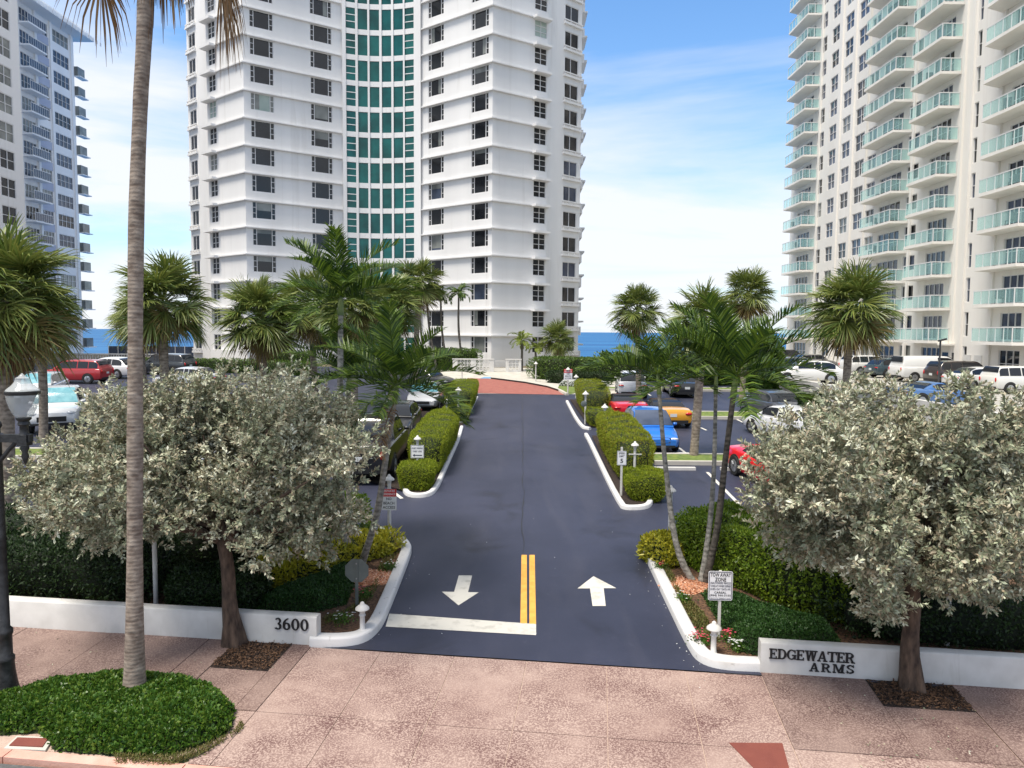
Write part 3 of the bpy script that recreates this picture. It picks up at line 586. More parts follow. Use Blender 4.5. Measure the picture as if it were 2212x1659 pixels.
def win_proto(key, w, h, cols, rows, bar=.06, rec=.09, groups=None, fm='frame_white'):
    # frame mesh and pane meshes in face coordinates (x right, y into the wall, z up, origin at lower left)
    if key in _wp: return _wp[key]
    mb = MB(); y0, y1 = rec-.05, rec+.05
    xs = np.cumsum([0]+list(cols))/sum(cols)*w
    mb.bx(0, bar, y0, y1, 0, h); mb.bx(w-bar, w, y0, y1, 0, h); mb.bx(bar, w-bar, y0, y1, 0, bar); mb.bx(bar, w-bar, y0, y1, h-bar, h)
    for x in xs[1:-1]: mb.bx(x-bar/2, x+bar/2, y0+.004, y1-.004, bar, h-bar)
    panes = []
    for i, r in enumerate(rows):
        a = xs[i]+(bar if i == 0 else bar/2); b = xs[i+1]-(bar if i == len(rows)-1 else bar/2)
        for k in range(1, r): z = h*k/r; mb.bx(a, b, y0+.008, y1-.008, z-bar*.4, z+bar*.4)
        pb = MB(); pb.bx(a-.01, b+.01, rec+.02, rec+.035, bar-.01, h-bar+.01); panes.append(pb)
    fr = mb.mesh(key, M[fm]); ps = {}
    def pane(i, m):
        if (i, m) not in ps:
            ps[(i, m)] = panes[i].mesh(key+'_pane', M[m])
        return ps[(i, m)]
    _wp[key] = (fr, pane, len(rows)); return _wp[key]
def place_win(proto, f, t, z, parent, mats, name='window', pname='pane', d=0.):
    fr, pane, n = proto; q = f.p(t, d, z)-Vector(parent.location)
    o = addobj(name, fr, parent, q, f.ang)
    for i in range(n): addobj(pname, pane(i, mats[i] if isinstance(mats, (list, tuple)) else mats), o)
    return o
# ---------------- white tower with the curved glass bay
h0 = P(1063, 724.7, 71.3).z; HF = (P(1063, 72.3, 71.3).z-h0)/11
C2 = P(1063, 400, 71.3); I2p = P(905, 400, 77.4); Q2 = P(1181, 400, 74.9); R2 = P(1253, 400, 78.3)
C1 = P(530, 400, 71.8); I1p = P(746, 400, 77.4); Q1 = P(452, 400, 75.7); R1 = P(410, 400, 79.0)
tw = empty('apartment_tower', gp((C1.x+C2.x)/2, 72), 'white apartment tower with a curved bay of green glass between two folded wings', 'apartment tower')
NF = 16; ZT = h0+HF*NF; ZB = -3.
wingL = Face(C1, I1p); wingR = Face(I2p, C2); outR = Face(C2, Q2); outL = Face(Q1, C1); farR = Face(Q2+Vector((.25, .35, 0)), R2); farL = Face(R1, Q1+Vector((-.2, .35, 0)))
WH = HF*.63
def floors(f, pxa, pxb, head=.10, wh=WH, kmin=-1): # hole list for a window column at pixel columns pxa..pxb
    a, b = f.t(pxa), f.t(pxb); return [(a, b, h0+HF*(k+1)-head-wh, h0+HF*(k+1)-head) for k in range(kmin, NF)]
cols = [(wingL, 544.3, 595, 'big'), (wingL, 673.3, 719.5, 'big'), (wingR, 925, 958.5, 'big'), (wingR, 1017.5, 1054.7, 'big'), (outR, 1152.5, 1179, 'small'), (outL, 455, 470, 'small'), (farR, 1217, 1246, 'end'), (farL, 414, 428, 'end')]
holes = {}
for f, a, b, kd in cols: holes.setdefault(id(f), []); holes[id(f)] += [x+(kd,) for x in floors(f, a, b)]
for f in (wingL, wingR, outR, outL, farR, farL):
    mb = MB(); wall_holes(mb, f, 0, f.L, ZB, ZT, holes.get(id(f), []), .16); mb.build('wall', M['white_wall'], tw)
mb = MB()                                                        # returns, sides and roof
for a, b in ((Q2, farR.A), (farL.B, Q1)):
    mb.quad((a[0], a[1], ZB), (b[0], b[1], ZB), (b[0], b[1], ZT), (a[0], a[1], ZT))
BR = Vector((R2.x+.2, 97)); BL = Vector((R1.x-.6, 97))
for a, b in ((R2, BR), (BR, BL), (BL, R1)): mb.quad((a[0], a[1], ZB), (b[0], b[1], ZB), (b[0], b[1], ZT), (a[0], a[1], ZT))
mb.build('rear_wall', M['white_wall'], tw)
mb = MB(); pl = [R1, farL.B, Q1, C1, I1p, I2p, C2, Q2, farR.A, R2, BR, BL]; mb.prism([p[:2] for p in pl], ZT+.01, ZT+.35); mb.build('roof', M['white_wall'], tw)
def opts(): return random.choices(['glass_dark', 'glass_curtain', 'glass_pale', 'glass_blue'], [.82, .05, .04, .09])[0]
for f, a, b, kd in cols:
    t0, t1 = f.t(a), f.t(b); key = kd+'%d' % round(a)
    if kd == 'big': pr = win_proto(key, t1-t0, WH, (.17, .66, .17), (3, 1, 3))
    elif kd == 'small': pr = win_proto(key, t1-t0, WH, (.5, .5), (3, 3))
    else: pr = win_proto(key, t1-t0, WH, (.45, .55), (1, 1))
    for k in range(-1, NF):
        g = opts(); sd = 'glass_dark' if g != 'glass_pale' else 'glass_curtain'
        wo_ = place_win(pr, f, t0, h0+HF*(k+1)-.10-WH, tw, [sd, g, sd] if kd == 'big' else g)
        if kd == 'big' and random.random() < .4:      # a blind or curtain drawn part of the way
            w_ = t1-t0; mb = MB(); hb = WH*random.choice((.22, .3, .45, .8)); xa_, xb_ = (w_*.2, w_*.8) if random.random() < .6 else ((w_*.2, w_*.38) if random.random() < .5 else (w_*.62, w_*.8))
            if xb_-xa_ < w_*.4: hb = WH*.86
            mb.bx(xa_, xb_, .098, .108, WH-.07-hb, WH-.07); addobj('blind', mb.mesh('blind', M['glass_curtain']), wo_)
def offs(f, d): return Face(f.p(0, d)[:2], f.p(f.L, d)[:2])
def isect(f, g):
    det = f.u.x*(-g.u.y)-f.u.y*(-g.u.x); w = g.A-f.A; t = (w.x*(-g.u.y)-w.y*(-g.u.x))/det; return f.A+f.u*t
DL = .26
for k in range(0, NF+1):                                           # ledges over every storey, with deeper hoods over the small windows
    z = h0+HF*k
    for fa, fb, tag_ in ((outL, wingL, 0), (wingR, outR, 1)):
        oa, ob = offs(fa, DL), offs(fb, DL); ia, ib = offs(fa, -.03), offs(fb, -.03)
        pl = [oa.p(0), isect(oa, ob), ob.p(ob.L), ib.p(ib.L), isect(ia, ib), ia.p(0)]
        if tag_ == 0:
            ta = outL.t(473)-.0; pl[0] = oa.p(ta); pl[-1] = ia.p(ta); pl[2] = ob.p(ob.L-.35); pl[3] = ib.p(ib.L-.35)
        else:
            tb = outR.t(1148); pl[2] = ob.p(tb); pl[3] = ib.p(tb); pl[0] = oa.p(.35); pl[-1] = ia.p(.35)
        mb = MB(); mb.prism([p[:2] for p in pl], z-.08, z+.03); mb.build('ledge', M['white_wall'], tw)
    if k > 0:
        for f, a, b in ((outR, 1146, 1183), (outL, 449, 474)):
            t0, t1 = f.t(a), min(f.t(b), f.L+.15)
            mb = MB(); mb.prism([f.p(t0, -.03)[:2], f.p(t0+.02, DL)[:2], f.p(t0+.12, .72)[:2], f.p(t1-.1, .72)[:2], f.p(t1, -.03)[:2]], z-.14, z+.08); mb.build('hood', M['white_wall'], tw)
    # sill rails and corner balconies on the seaward ends
    for f, a, b in ((farR, 1214, 1252), (farL, 411, 430)):
        t0, t1 = f.t(a), f.t(b); zs = z-HF*.69
        mb = MB(); mb.prism([f.p(t0, -.03)[:2], f.p(t0, .24)[:2], f.p(t1, .24)[:2], f.p(t1, -.03)[:2]], zs-.30, zs-.12)
        for i in range(4): tt = t0+.1+(t1-t0-.2)*i/3; mb.prism([f.p(tt-.05, .10)[:2], f.p(tt-.05, .18)[:2], f.p(tt+.05, .18)[:2], f.p(tt+.05, .10)[:2]], zs-.119, zs+.08)
        mb.prism([f.p(t0, .08)[:2], f.p(t0, .2)[:2], f.p(t1, .2)[:2], f.p(t1, .08)[:2]], zs+.081, zs+.18)
        mb.build('balustrade', M['white_wall'], tw)
    mb = MB(); x = R2.x; mb.bx(x+.05, x+.95, R2.y+4.2, R2.y+8, z-HF*.42, z-HF*.42+.16); mb.build('fin_slab', M['white_wall'], tw)
    mb = MB(); mb.bx(x+.03, x+.32, R2.y+.6, R2.y+4.0, z-HF*.98, z-HF*.62); mb.build('balcony', M['white_wall'], tw)
# glass bay
gx = [749, 770, 775, 796, 800, 821, 826, 846.5, 851, 871.5, 875, 895]
def bay(px):
    u = (px-822)/76.; Y = 77.1+.75*(1-u*u); q = P(px, 400, Y); return Vector((q.x, q.y))
zlow = P(822, 640, 77.5).z
gz = []; kk = 0
zt0 = P(822, 190/3., 77.6).z; HG = HF
nb = int((zt0-ZB)/HG)
mb = MB()
for a, b in ((742, 749.5), (770, 775), (796, 800), (821, 826), (846.5, 851), (871.5, 875), (894.5, 909)):   # white mullions from ground to roof
    p, q = bay(a), bay(b); e = Vector((0, -.08)); mb = MB(); mb.prism([p+e, q+e, q+Vector((0, .3)), p+Vector((0, .3))], ZB, ZT); mb.build('mullion', M['white_wall'], tw)
for k in range(-nb, 6):
    zb_ = zt0+HG*k
    if zb_+HG > ZT+1: break
    for i in range(6):
        p, q = bay(gx[2*i]), bay(gx[2*i+1]); e = Vector((0, .06)); e2 = Vector((0, .02))
        mb = MB(); mb.prism([p+e2, q+e2, q+Vector((0, .28)), p+Vector((0, .28))], zb_-.52, zb_); mb.build('spandrel', M['white_wall'], tw)
        nsub = 3 if i in (0, 5) else 1
        for j in range(nsub):
            g0 = .05 if j else 0.; hh = (HG-.52)/nsub
            mb = MB(); mb.prism([p+e, q+e, q+Vector((0, .12)), p+Vector((0, .12))], zb_+hh*j+g0, zb_+hh*(j+1)-.03); mb.build('glass_panel', M['glass_teal'], tw)
            if j: mb = MB(); mb.prism([p+e2*2, q+e2*2, q+Vector((0, .2)), p+Vector((0, .2))], zb_+hh*j-.028, zb_+hh*j+.048); mb.build('glazing_bar', M['white_wall'], tw)
mb = MB(); p, q = bay(742), bay(909); mb.quad((p.x-.3, p.y+1.4, ZB), (q.x+.3, q.y+1.4, ZB), (q.x+.3, q.y+1.4, ZT), (p.x-.3, p.y+1.4, ZT)); mb.build('bay_back', M['frame_grey'], tw)
# plinth and canopy at the foot
mb = MB(); mb.prism([outL.p(0, .25)[:2], C1.xy+Vector((0, -.3)), wingL.p(wingL.L*.8, .25)[:2], wingL.p(wingL.L*.8, 0)[:2], C1.xy, outL.p(0, 0)[:2]], ZB, P(530, 757, 71.8).z); mb.build('plinth', M['white_wall'], tw)
# ---------------- cream tower with glass balconies
def yon(px, py, X): r_ = ray(px, py); return X*r_.y/r_.x      # distance along a face of constant X under a pixel
XT = (P(1958, 283, 62.7).x+P(1866, 283, 71.).x+P(1698, 283, 91.).x)/3; XF = XT+1.65
fr = Face((XF, 93.0), (XF, 44.0)); y_t = lambda Y: 93.0-Y
zs0 = P(1945, 734.7, 62.7).z; HR = (P(1963, 51.7, 62.7).z-P(1942, 533, 62.7).z)/7.; NR = 16; ZTR = zs0+HR*NR
rt = empty('apartment_tower', (XF, 68, ZR), 'cream apartment tower with aqua glass balconies on the right', 'apartment tower')
def yx(px): return yon(px, 283, XF)           # distance along the face under a pixel column
wcols = [(1766, 1780), (1791, 1806), (1819, 1836), (1848, 1868)]
balc = [(91.0, 85.3), (71.0, 65.3), (62.7, 58.4), (53.0, 48.6)]
HW = HR*.62
holes = []; wins = []
for a, b in wcols:
    t0, t1 = y_t(yx(a)), y_t(yx(b))
    for k in range(-1, NR):
        z = zs0+HR*k+HR*.24; holes.append((t0, t1, z, z+HW)); wins.append((t0, t1, z, HW, 'window', k))
for i, (ya, yb) in enumerate(balc):
    dw = [(ya-.3, yb+1.7), ] if i == 0 else [(ya-.4, yb+1.5)] if i == 1 else [(ya+3.2, ya+1.3), (ya-.4, yb+1.1)] if i == 2 else [(ya-.6, yb+1.6)]
    if i == 1: dw.append((ya+2.3, ya+.6))
    for c, e in dw:
        for k in range(-1, NR):
            t0, t1 = y_t(c), y_t(e); z = zs0+HR*k+.12; hh = HR*.74
            if t0 < 0: continue
            if (e-ya) > .3: z += HR*.28; hh = HR*.5
            holes.append((t0, t1, z, z+hh)); wins.append((t0, t1, z, hh, 'balcony_door' if not (e-ya) > .3 else 'window', k))
sl0, sl1 = y_t(yx(2103)), y_t(yx(2112))
for k in range(-1, NR):
    z = zs0+HR*k+.35; holes.append((sl0, sl1, z, z+HR*.72)); wins.append((sl0, sl1, z, HR*.72, 'slit_window', k))
mb = MB(); wall_holes(mb, fr, 0, fr.L, ZR-1, ZTR, holes, .18); mb.build('wall', M['cream_wall'], rt)
mb = MB(); 
for a, b in (((XF, 93), (XF+22, 93)), ((XF+22, 93), (XF+22, 44)), ((XF+22, 44), (XF, 44))): mb.quad((a[0], a[1], ZR-1), (b[0], b[1], ZR-1), (b[0], b[1], ZTR), (a[0], a[1], ZTR))
mb.build('rear_wall', M['cream_wall'], rt)
mb = MB(); mb.bx(XF-.3, XF+22, 43.8, 93.3, ZTR+.005, ZTR+.5); mb.build('roof', M['cream_wall'], rt)
for Y in (84.9, 79.75, 76.6, 73.6, 64.9, 58.0, 56.9, 53.4):       # shallow pilasters
    mb = MB(); mb.bx(XF-.14, XF+.02, Y-.16, Y+.16, ZR-1, ZTR-.01); mb.build('pilaster', M['cream_wall'], rt)
for t0, t1, z, hh, nm, k in wins:
    w = t1-t0; key = nm+'%.2f_%.2f' % (w, hh)
    if nm == 'window': pr = win_proto(key, w, hh, (.5, .5), (2, 2) if hh > 1.5 else (1, 1), .055, .11)
    elif nm == 'balcony_door': pr = win_proto(key, w, hh, (.25, .25, .25, .25) if w > 2.6 else (.34, .33, .33), (2, 2, 2, 2) if w > 2.6 else (2, 2, 2), .055, .11)
    else: pr = win_proto(key, w, hh, (1,), (2,), .05, .13)
    g = random.choices(['glass_dark', 'glass_blue', 'glass_curtain'], [.35, .5, .15])[0]
    place_win(pr, fr, t0, z, rt, g, nm)
_bal = {}
def balcony(ya, yb, k, i):
    z = zs0+HR*k
    if i not in _bal:
        mb = MB(); mb.prism([(0, 0), (0, yb-ya), (XF-XT-.01, yb-ya), (XF-XT-.01, -.55)][::-1] if False else [(0, 0), (XF-XT-.01, .75), (XF-XT-.01, yb-ya), (0, yb-ya)], 0, .2); slabm = mb.mesh('slab', M['cream_wall'])
        rl = MB(); n = max(4, round((ya-yb)/.95)); H = 1.02; pn = []
        rl.bx(.03, .09, yb-ya+.03, -.02, .2+H-.06, .2+H); rl.bx(.0901, XF-XT-.02, yb-ya+.03, yb-ya+.09, .2+H-.06, .2+H)
        for j in range(n+1): y = -.05+(yb-ya+.11)*j/n; rl.bx(.035, .085, y-.025, y+.025, .2, .2+H-.061)
        for j in range(n):
            y0 = -.05+(yb-ya+.11)*j/n-.03; y1 = -.05+(yb-ya+.11)*(j+1)/n+.03; pb = MB(); pb.bx(.052, .064, y1, y0, .27, .2+H-.08); pn.append(pb.mesh('glass_panel', M['glass_balcony']))
        xs = [.06, (XF-XT)/2, XF-XT-.05]
        for j in (1, 2): rl.bx(xs[j]-.025, xs[j]+.025, yb-ya+.035, yb-ya+.085, .2, .2+H-.061)
        for j in (0, 1): pb = MB(); pb.bx(xs[j]+.035, xs[j+1]-.03, yb-ya+.052, yb-ya+.064, .27, .2+H-.08); pn.append(pb.mesh('glass_panel', M['glass_balcony']))
        _bal[i] = (slabm, rl.mesh('railing', M['frame_white']), pn)
    sm, rm, pn = _bal[i]
    b = addobj('balcony', sm, rt, Vector((XT, ya, z-.2))-Vector(rt.location)); addobj('railing', rm, b)
    for p_ in pn: addobj('glass_panel', p_, b)
for i, (ya, yb) in enumerate(balc):
    for k in range(0, NR): balcony(ya, yb, k, i)
ch_ = MB(); ch_.bx(-.25, .25, -.25, .25, .38, .44); ch_.bx(-.25, .25, .2, .25, .441, .95)
for a_, b_ in ((-.22, -.22), (.22, -.22), (-.22, .22), (.22, .22)): ch_.bx(a_-.02, a_+.02, b_-.02, b_+.02, 0, .379)
ch_ = ch_.mesh('balcony_chair', M['frame_grey'])
for i, (ya, yb) in enumerate(balc):
    for k in range(0, 14):
        if random.random() < .5:
            o = addobj('balcony_chair', ch_, None, Vector((XF-.75+random.uniform(-.2, .2), ya-1.2-random.uniform(0, 1.4), zs0+HR*k+.002)), random.uniform(0, 6.28))
            fl_ = ('lowest', 'second', 'third', 'fourth', 'fifth', 'sixth', 'seventh', 'eighth', 'ninth', 'tenth', 'eleventh', 'twelfth', 'thirteenth', 'fourteenth')[k]
            tag(o, 'dark chair on the %s balcony up in the cream tower\'s %s stack' % (fl_, ('farthest', 'second farthest', 'second nearest', 'nearest')[i]), 'chair', 'chairs on the balconies of the cream tower')
# ground floor: awning, doors and wall lamps
mb = MB(); mb.bx(XF-.9, XF-.02, 57.6, 61.4-1.9, zs0-.35, zs0-.2); mb.build('awning', M['cream_wall'], rt)
for Y, w, hh in ((58.4, 1.5, 2.1), (54.6, .9, 2.0), (55.9, .9, 2.0)):
    mb = MB(); mb.bx(XF-.05, XF+.0, Y-w/2, Y+w/2, ZR+.02, ZR+hh); mb.build('door', M['glass_dark'] if w > 1 else M['white_paint'], rt)
# ---------------- white tower with blue-grey strips on the left
XL = P(139, 333, 98.6).x; YE = XL*ray(166, 333).y/ray(166, 333).x; fl = Face((XL, 74), (XL, YE)); tl_ = lambda Y: Y-74
z0l = P(150, 508.3, 98.6).z; HL = (P(137, 71.7, 98.6).z-z0l)/10.
lt = empty('apartment_tower', (XL, 88, 2.5), 'white apartment tower with blue grey strips and an overhanging roof on the left', 'apartment tower')
def yl(px): return XL*ray(px, 333).y/ray(px, 333).x
ZTL = z0l+HL*10+.55; hwl = HL*.62; ZBL = -3.
holes = []; wins = []
for a, b, nm in ((86, 112, 'window'), (122, 155.5, 'window'), (52, 80, 'balcony_window')):
    for k in range(-6, 11):
        z = z0l+HL*k-hwl; holes.append((tl_(yl(a)), tl_(yl(b)), z, z+hwl)); wins.append((tl_(yl(a)), tl_(yl(b)), z, nm, k))
holes = [h for h, w in zip(holes, wins) if not (w[3] == 'window' and w[4] == 5 and w[0] > tl_(98))]
wins = [w for w in wins if not (w[3] == 'window' and w[4] == 5 and w[0] > tl_(98))]
mb = MB(); wall_holes(mb, fl, 0, fl.L, ZBL, ZTL, holes, .15); mb.build('wall', M['cool_wall'], lt)
for k in range(-6, 10):
    if k == 5: continue
    mb = MB(); mb.bx(XL-.01, XL+.03, yl(86)-.1, yl(112)+.1, z0l+HL*k+.004, z0l+HL*(k+1)-hwl-.004); mb.build('spandrel', M['bluegrey'], lt)
for w in wins:
    pr = win_proto('l%s%.1f' % (w[3], w[1]-w[0]), w[1]-w[0], hwl, (.3, .3, .3, .3), (2, 2, 2, 2), .06, .08)
    place_win(pr, fl, w[0], w[2], lt, random.choices(['glass_blue', 'glass_dark', 'glass_curtain'], [.6, .1, .3])[0], w[3])
for px in (83.5, 116.5, 160):
    Y = yl(px); mb = MB(); mb.bx(XL-.01, XL+.18, Y-.22, Y+.22, ZBL, ZTL-.01); mb.build('pilaster', M['cool_wall'], lt)
mb = MB(); mb.bx(XL-24, XL+1.9, 70, YE+1.6, ZTL, ZTL+.55); mb.bx(XL-24, XL+1.5, 70.2, YE+1.3, ZTL+.56, ZTL+1.0); mb.build('roof', M['cool_wall'], lt)
for i in range(40):
    mb = MB(); y = 70.4+i*.87; mb.bx(XL+1.901, XL+1.95, y, y+.4, ZTL+.06, ZTL+.5); mb.build('fascia_panel', M['cool_wall'], lt)
mb = MB(); mb.quad((XL, YE, ZBL), (XL-24, YE, ZBL), (XL-24, YE, ZTL), (XL, YE, ZTL)); mb.quad((XL-24, YE, ZBL), (XL-24, 55, ZBL), (XL-24, 55, ZTL), (XL-24, YE, ZTL)); mb.build('rear_wall', M['cool_wall'], lt)
bsl = MB(); bsl.bx(0, 1.3, 0, 3.4, -.16, 0); bsl = bsl.mesh('balcony', M['cool_wall'])
brl = MB(); brl.bx(1.2, 1.25, 0, 3.4, .95, 1.02)
for i in range(9): brl.bx(1.205, 1.245, i*.42, i*.42+.04, .0, .949)
brl = brl.mesh('railing', M['frame_white']); bpn = MB(); bpn.bx(1.21, 1.235, .02, 3.38, .1, .93); bpn = bpn.mesh('glass_panel', M['glass_blue'])
brg = MB(); brg.bx(1.2, 1.25, 0, 2.2, .95, 1.02); brg = brg.mesh('railing', M['frame_white'])
esl = MB(); esl.bx(0, .8, 0, 1.9, -.12, 0); esl = esl.mesh('balcony', M['cool_wall']); epn = MB(); epn.bx(.0, .5, .0, 1.6, .0, 1.2); epn = epn.mesh('screen_panel', M['glass_curtain'])
for k in range(-6, 11):
    z = z0l+HL*k-hwl-.25
    b = addobj('balcony', bsl, lt, Vector((XL+.02, yl(52)-.3, z))-Vector(lt.location)); addobj('railing', brl, b); addobj('glass_panel', bpn, b)
    if k < 10:
        b = addobj('balcony', esl, lt, Vector((XL-.02, YE+.02, z+.05))-Vector(lt.location)); addobj('screen_panel', epn, b)
# its nearer block
XA = P(50, 333, 72.2).x; fa = Face((XA, 54), (XA, 72.2)); zA = P(20, 1280/3.+20, 70.3).z; HA = (P(13, 0+18, 70.3).z-P(20, 1280/3.+18, 70.3).z)/7.
holes = []; wA = []
for a, b in ((yon(0, 333, XA), yon(32, 333, XA)), (63.0, 65.5), (58, 60.5)):
    for k in range(-5, 10): z = zA+HA*k-1.75; holes.append((a-54, b-54, z, z+1.75)); wA.append((a-54, b-54, z))
ZTA = zA+HA*9+1.2
mb = MB(); wall_holes(mb, fa, 0, fa.L, ZBL-1, ZTA, holes, .15); f2 = Face((XA, 72.2), (XL-2, 72.2)); wall_holes(mb, f2, 0, f2.L, ZBL-1, ZTA, [], .1); f3 = Face((XL-2, 54), (XA, 54)); wall_holes(mb, f3, 0, f3.L, ZBL-1, ZTA, [], .1)
mb.build('front_block', M['white_wall'], lt)
mb = MB(); mb.bx(XL-2, XA+.3, 53.7, 72.5, ZTA+.005, ZTA+.4); mb.build('roof', M['cool_wall'], lt)
for a, b, z in wA:
    pr = win_proto('a%.1f' % (b-a), b-a, 1.75, (.5, .5), (2, 2), .07, .08); place_win(pr, fa, a, z, lt, random.choices(['glass_dark', 'glass_curtain'], [.8, .2])[0])
# ---------------- breeze block wall and gate before the tower
YB_ = 65.6
def bw(px): return P(px, 790, YB_).x
zt = P(1000, 774.5, YB_).z; zb = SL*YB_
def breeze_wall(xs, label):
    root = empty('breeze_block_wall', (xs[0], YB_, zb), label, 'wall')
    for a, b in xs[1]:
        mb = MB(); mb.bx(a, b, YB_-.1, YB_+.1, zb-.2, zt-.08); mb.build('pier', M['white_paint'], root)
    a, b = xs[1][0][0], xs[1][-1][1]
    mb = MB(); mb.bx(a-.04, b+.04, YB_-.14, YB_+.14, zt-.079, zt); mb.build('coping', M['white_paint'], root)
    for a, b in xs[2]:
        mb = MB(); mb.bx(a+.002, b-.002, YB_-.08, YB_+.08, zb-.2, zb+.14); mb.build('base_course', M['white_paint'], root)
        nc = max(1, round((b-a)/.3)); s = (b-a)/nc; nr = 3; hh = (zt-.08-zb-.14)/nr
        blk = MB(); t = .035
        blk.bx(0, s, -.07, .07, 0, t); blk.bx(0, s, -.07, .07, hh-t, hh); blk.bx(0, t, -.069, .069, t, hh-t); blk.bx(s-t, s, -.069, .069, t, hh-t)
        for sg in (1, -1):
            mx_ = Matrix.Rotation(sg*math.atan2(hh, s), 3, 'Y'); blk.box((s/2, 0, hh/2), (math.hypot(s, hh)*.86, .10+.01*sg, t*.8), mx_)
        blk.lathe([(.05, 0)], (0, 0, 0), 3) if False else None
        blk = blk.mesh('breeze_block', M['white_paint'])
        for i in range(nc):
            for j in range(nr): addobj('breeze_block', blk, root, Vector((a+s*i, YB_, zb+.14+hh*j))-Vector(root.location))
x = [bw(v) for v in (978, 988, 1017.5, 1028, 1058, 1067)]
breeze_wall((x[0], [(x[0], x[1]), (x[2], x[3]), (x[4], x[5])], [(x[1], x[2]), (x[3], x[4])]), 'white breeze block wall left of the iron gate')
x = [bw(v) for v in (1092, 1099, 1121, 1126)]
breeze_wall((x[0], [(x[0], x[1]), (x[2], x[3])], [(x[1], x[2])]), 'white breeze block wall right of the iron gate')
gt = empty('iron_gate', (bw(1079), YB_, zb), 'white barred iron gate between the breeze block walls', 'gate')
mb = MB(); a, b = bw(1067)+.05, bw(1092)-.05
mb.bx(a, b, YB_-.02, YB_+.02, zb+.1, zb+.14); mb.bx(a, b, YB_-.02, YB_+.02, zt-.2, zt-.16); mb.build('gate_rail', M['white_paint'], gt)
for i in range(9): xx = a+.03+(b-a-.06)*i/8; mb = MB(); mb.bx(xx-.012, xx+.012, YB_-.012, YB_+.012, zb+.141, zt-.201); mb.build('gate_bar', M['white_paint'], gt)
# ---------------- terrace wall and rails to the left of the tower
mb = MB(); 
tr = empty('terrace_balustrade', gp(-40, 70), 'white balustrade of the pool terrace by the sea left of the white tower', 'balustrade')
za = P(300, 782, 74).z; zc_ = P(300, 764, 74).z; xa, xb = P(165, 780, 74).x, P(412, 780, 74).x
mb = MB(); mb.bx(xa, xb, 73.9, 74.1, zc_-.12, zc_); mb.build('top_rail', M['white_paint'], tr)
mb = MB(); mb.bx(xa, xb, 73.85, 74.15, 1.5, za); mb.build('terrace_wall', M['white_paint'], tr)
bal = MB(); bal.lathe([(.04, 0), (.07, .1), (.05, .25), (.07, .45), (.04, zc_-.12-za)], (0, 0, 0), 6); bal = bal.mesh('baluster', M['white_paint'])
nbal = 44
for i in range(nbal): addobj('baluster', bal, tr, Vector((xa+.1+(xb-xa-.2)*i/(nbal-1), 74, za))-Vector(tr.location))
sr = empty('screen_fence', (P(300, 760, 84).x, 84, 2.5), 'dark windscreen fence on the seaward terrace', 'fence')
xa, xb = P(235, 760, 84).x, P(420, 760, 84).x; z1, z2 = P(300, 764, 84).z, P(300, 748, 84).z
for i in range(9):
    a = xa+(xb-xa)*i/9; b = xa+(xb-xa)*(i+1)/9; mb = MB(); mb.bx(a+.03, b-.03, 83.98, 84.02, z1-.6, z2); mb.build('screen_panel', M['glass_blue'], sr)
    mb = MB(); mb.bx(a-.03, a+.029, 83.95, 84.05, z1-.6, z2+.06); mb.build('post', M['frame_white'], sr)
# ================================================================== VEGETATION
def strips(rows):   # rows: list of (points, widths, side vectors) -> ribbon quads
    V = []; Q = []
    for pts, ws, sd in rows:
        n = len(V)
        for p, w, s in zip(pts, ws, sd): V.append(p-s*w/2); V.append(p+s*w/2)
        for i in range(len(pts)-1): Q.append((n+2*i, n+2*i+1, n+2*i+3, n+2*i+2))
    return V, Q
def palmate(elev, seed, m, size=1., dead=False, spread=128):
    r = random.Random(seed); e = R(elev); rows = []
    f = Vector((math.cos(e), 0, math.sin(e))); s = Vector((0, 1, 0)); u = f.cross(s)*-1
    if u.z < 0: u = -u
    Lp = .85*size
    pet = [Vector((0, 0, 0)), f*Lp*.5, f*Lp+Vector((0, 0, -.06))]
    rows.append((pet, [.05, .035, .025], [s]*3)); rows.append((pet, [.03, .025, .02], [u]*3))
    H = pet[-1]; e2 = e-R(10+15*max(0, math.cos(e))); f2 = Vector((math.cos(e2), 0, math.sin(e2))); u2 = Vector((-math.sin(e2), 0, math.cos(e2)))
    n = 46
    for i in range(n):
        a = R(-spread+2*spread*i/(n-1)+r.uniform(-3, 3)); k = abs(a)/R(spread)
        L = size*(1.02-.34*k*k)*r.uniform(.88, 1.08)
        d = (f2*math.cos(a)+s*math.sin(a)+u2*(.22*abs(math.sin(a))+r.uniform(-.14, .14))).normalized()
        sd = (s*math.cos(a)-f2*math.sin(a)).normalized()
        sd = (sd+u2*r.choice((-.5, .5))).normalized()
        dr = (.05+.17*r.random())*L*(1.7 if dead else 1)
        ps = [H+d*.05, H+d*L*.45, H+d*L*.76+Vector((0, 0, -dr*.3)), H+d*L*.97+Vector((0, 0, -dr*(1.05 if not dead else 1.6)))]
        rows.append((ps, [.012, .044*size, .032*size, .004], [sd]*4))
    V, Q = strips(rows); return fastmesh('frond', V, Q, m)
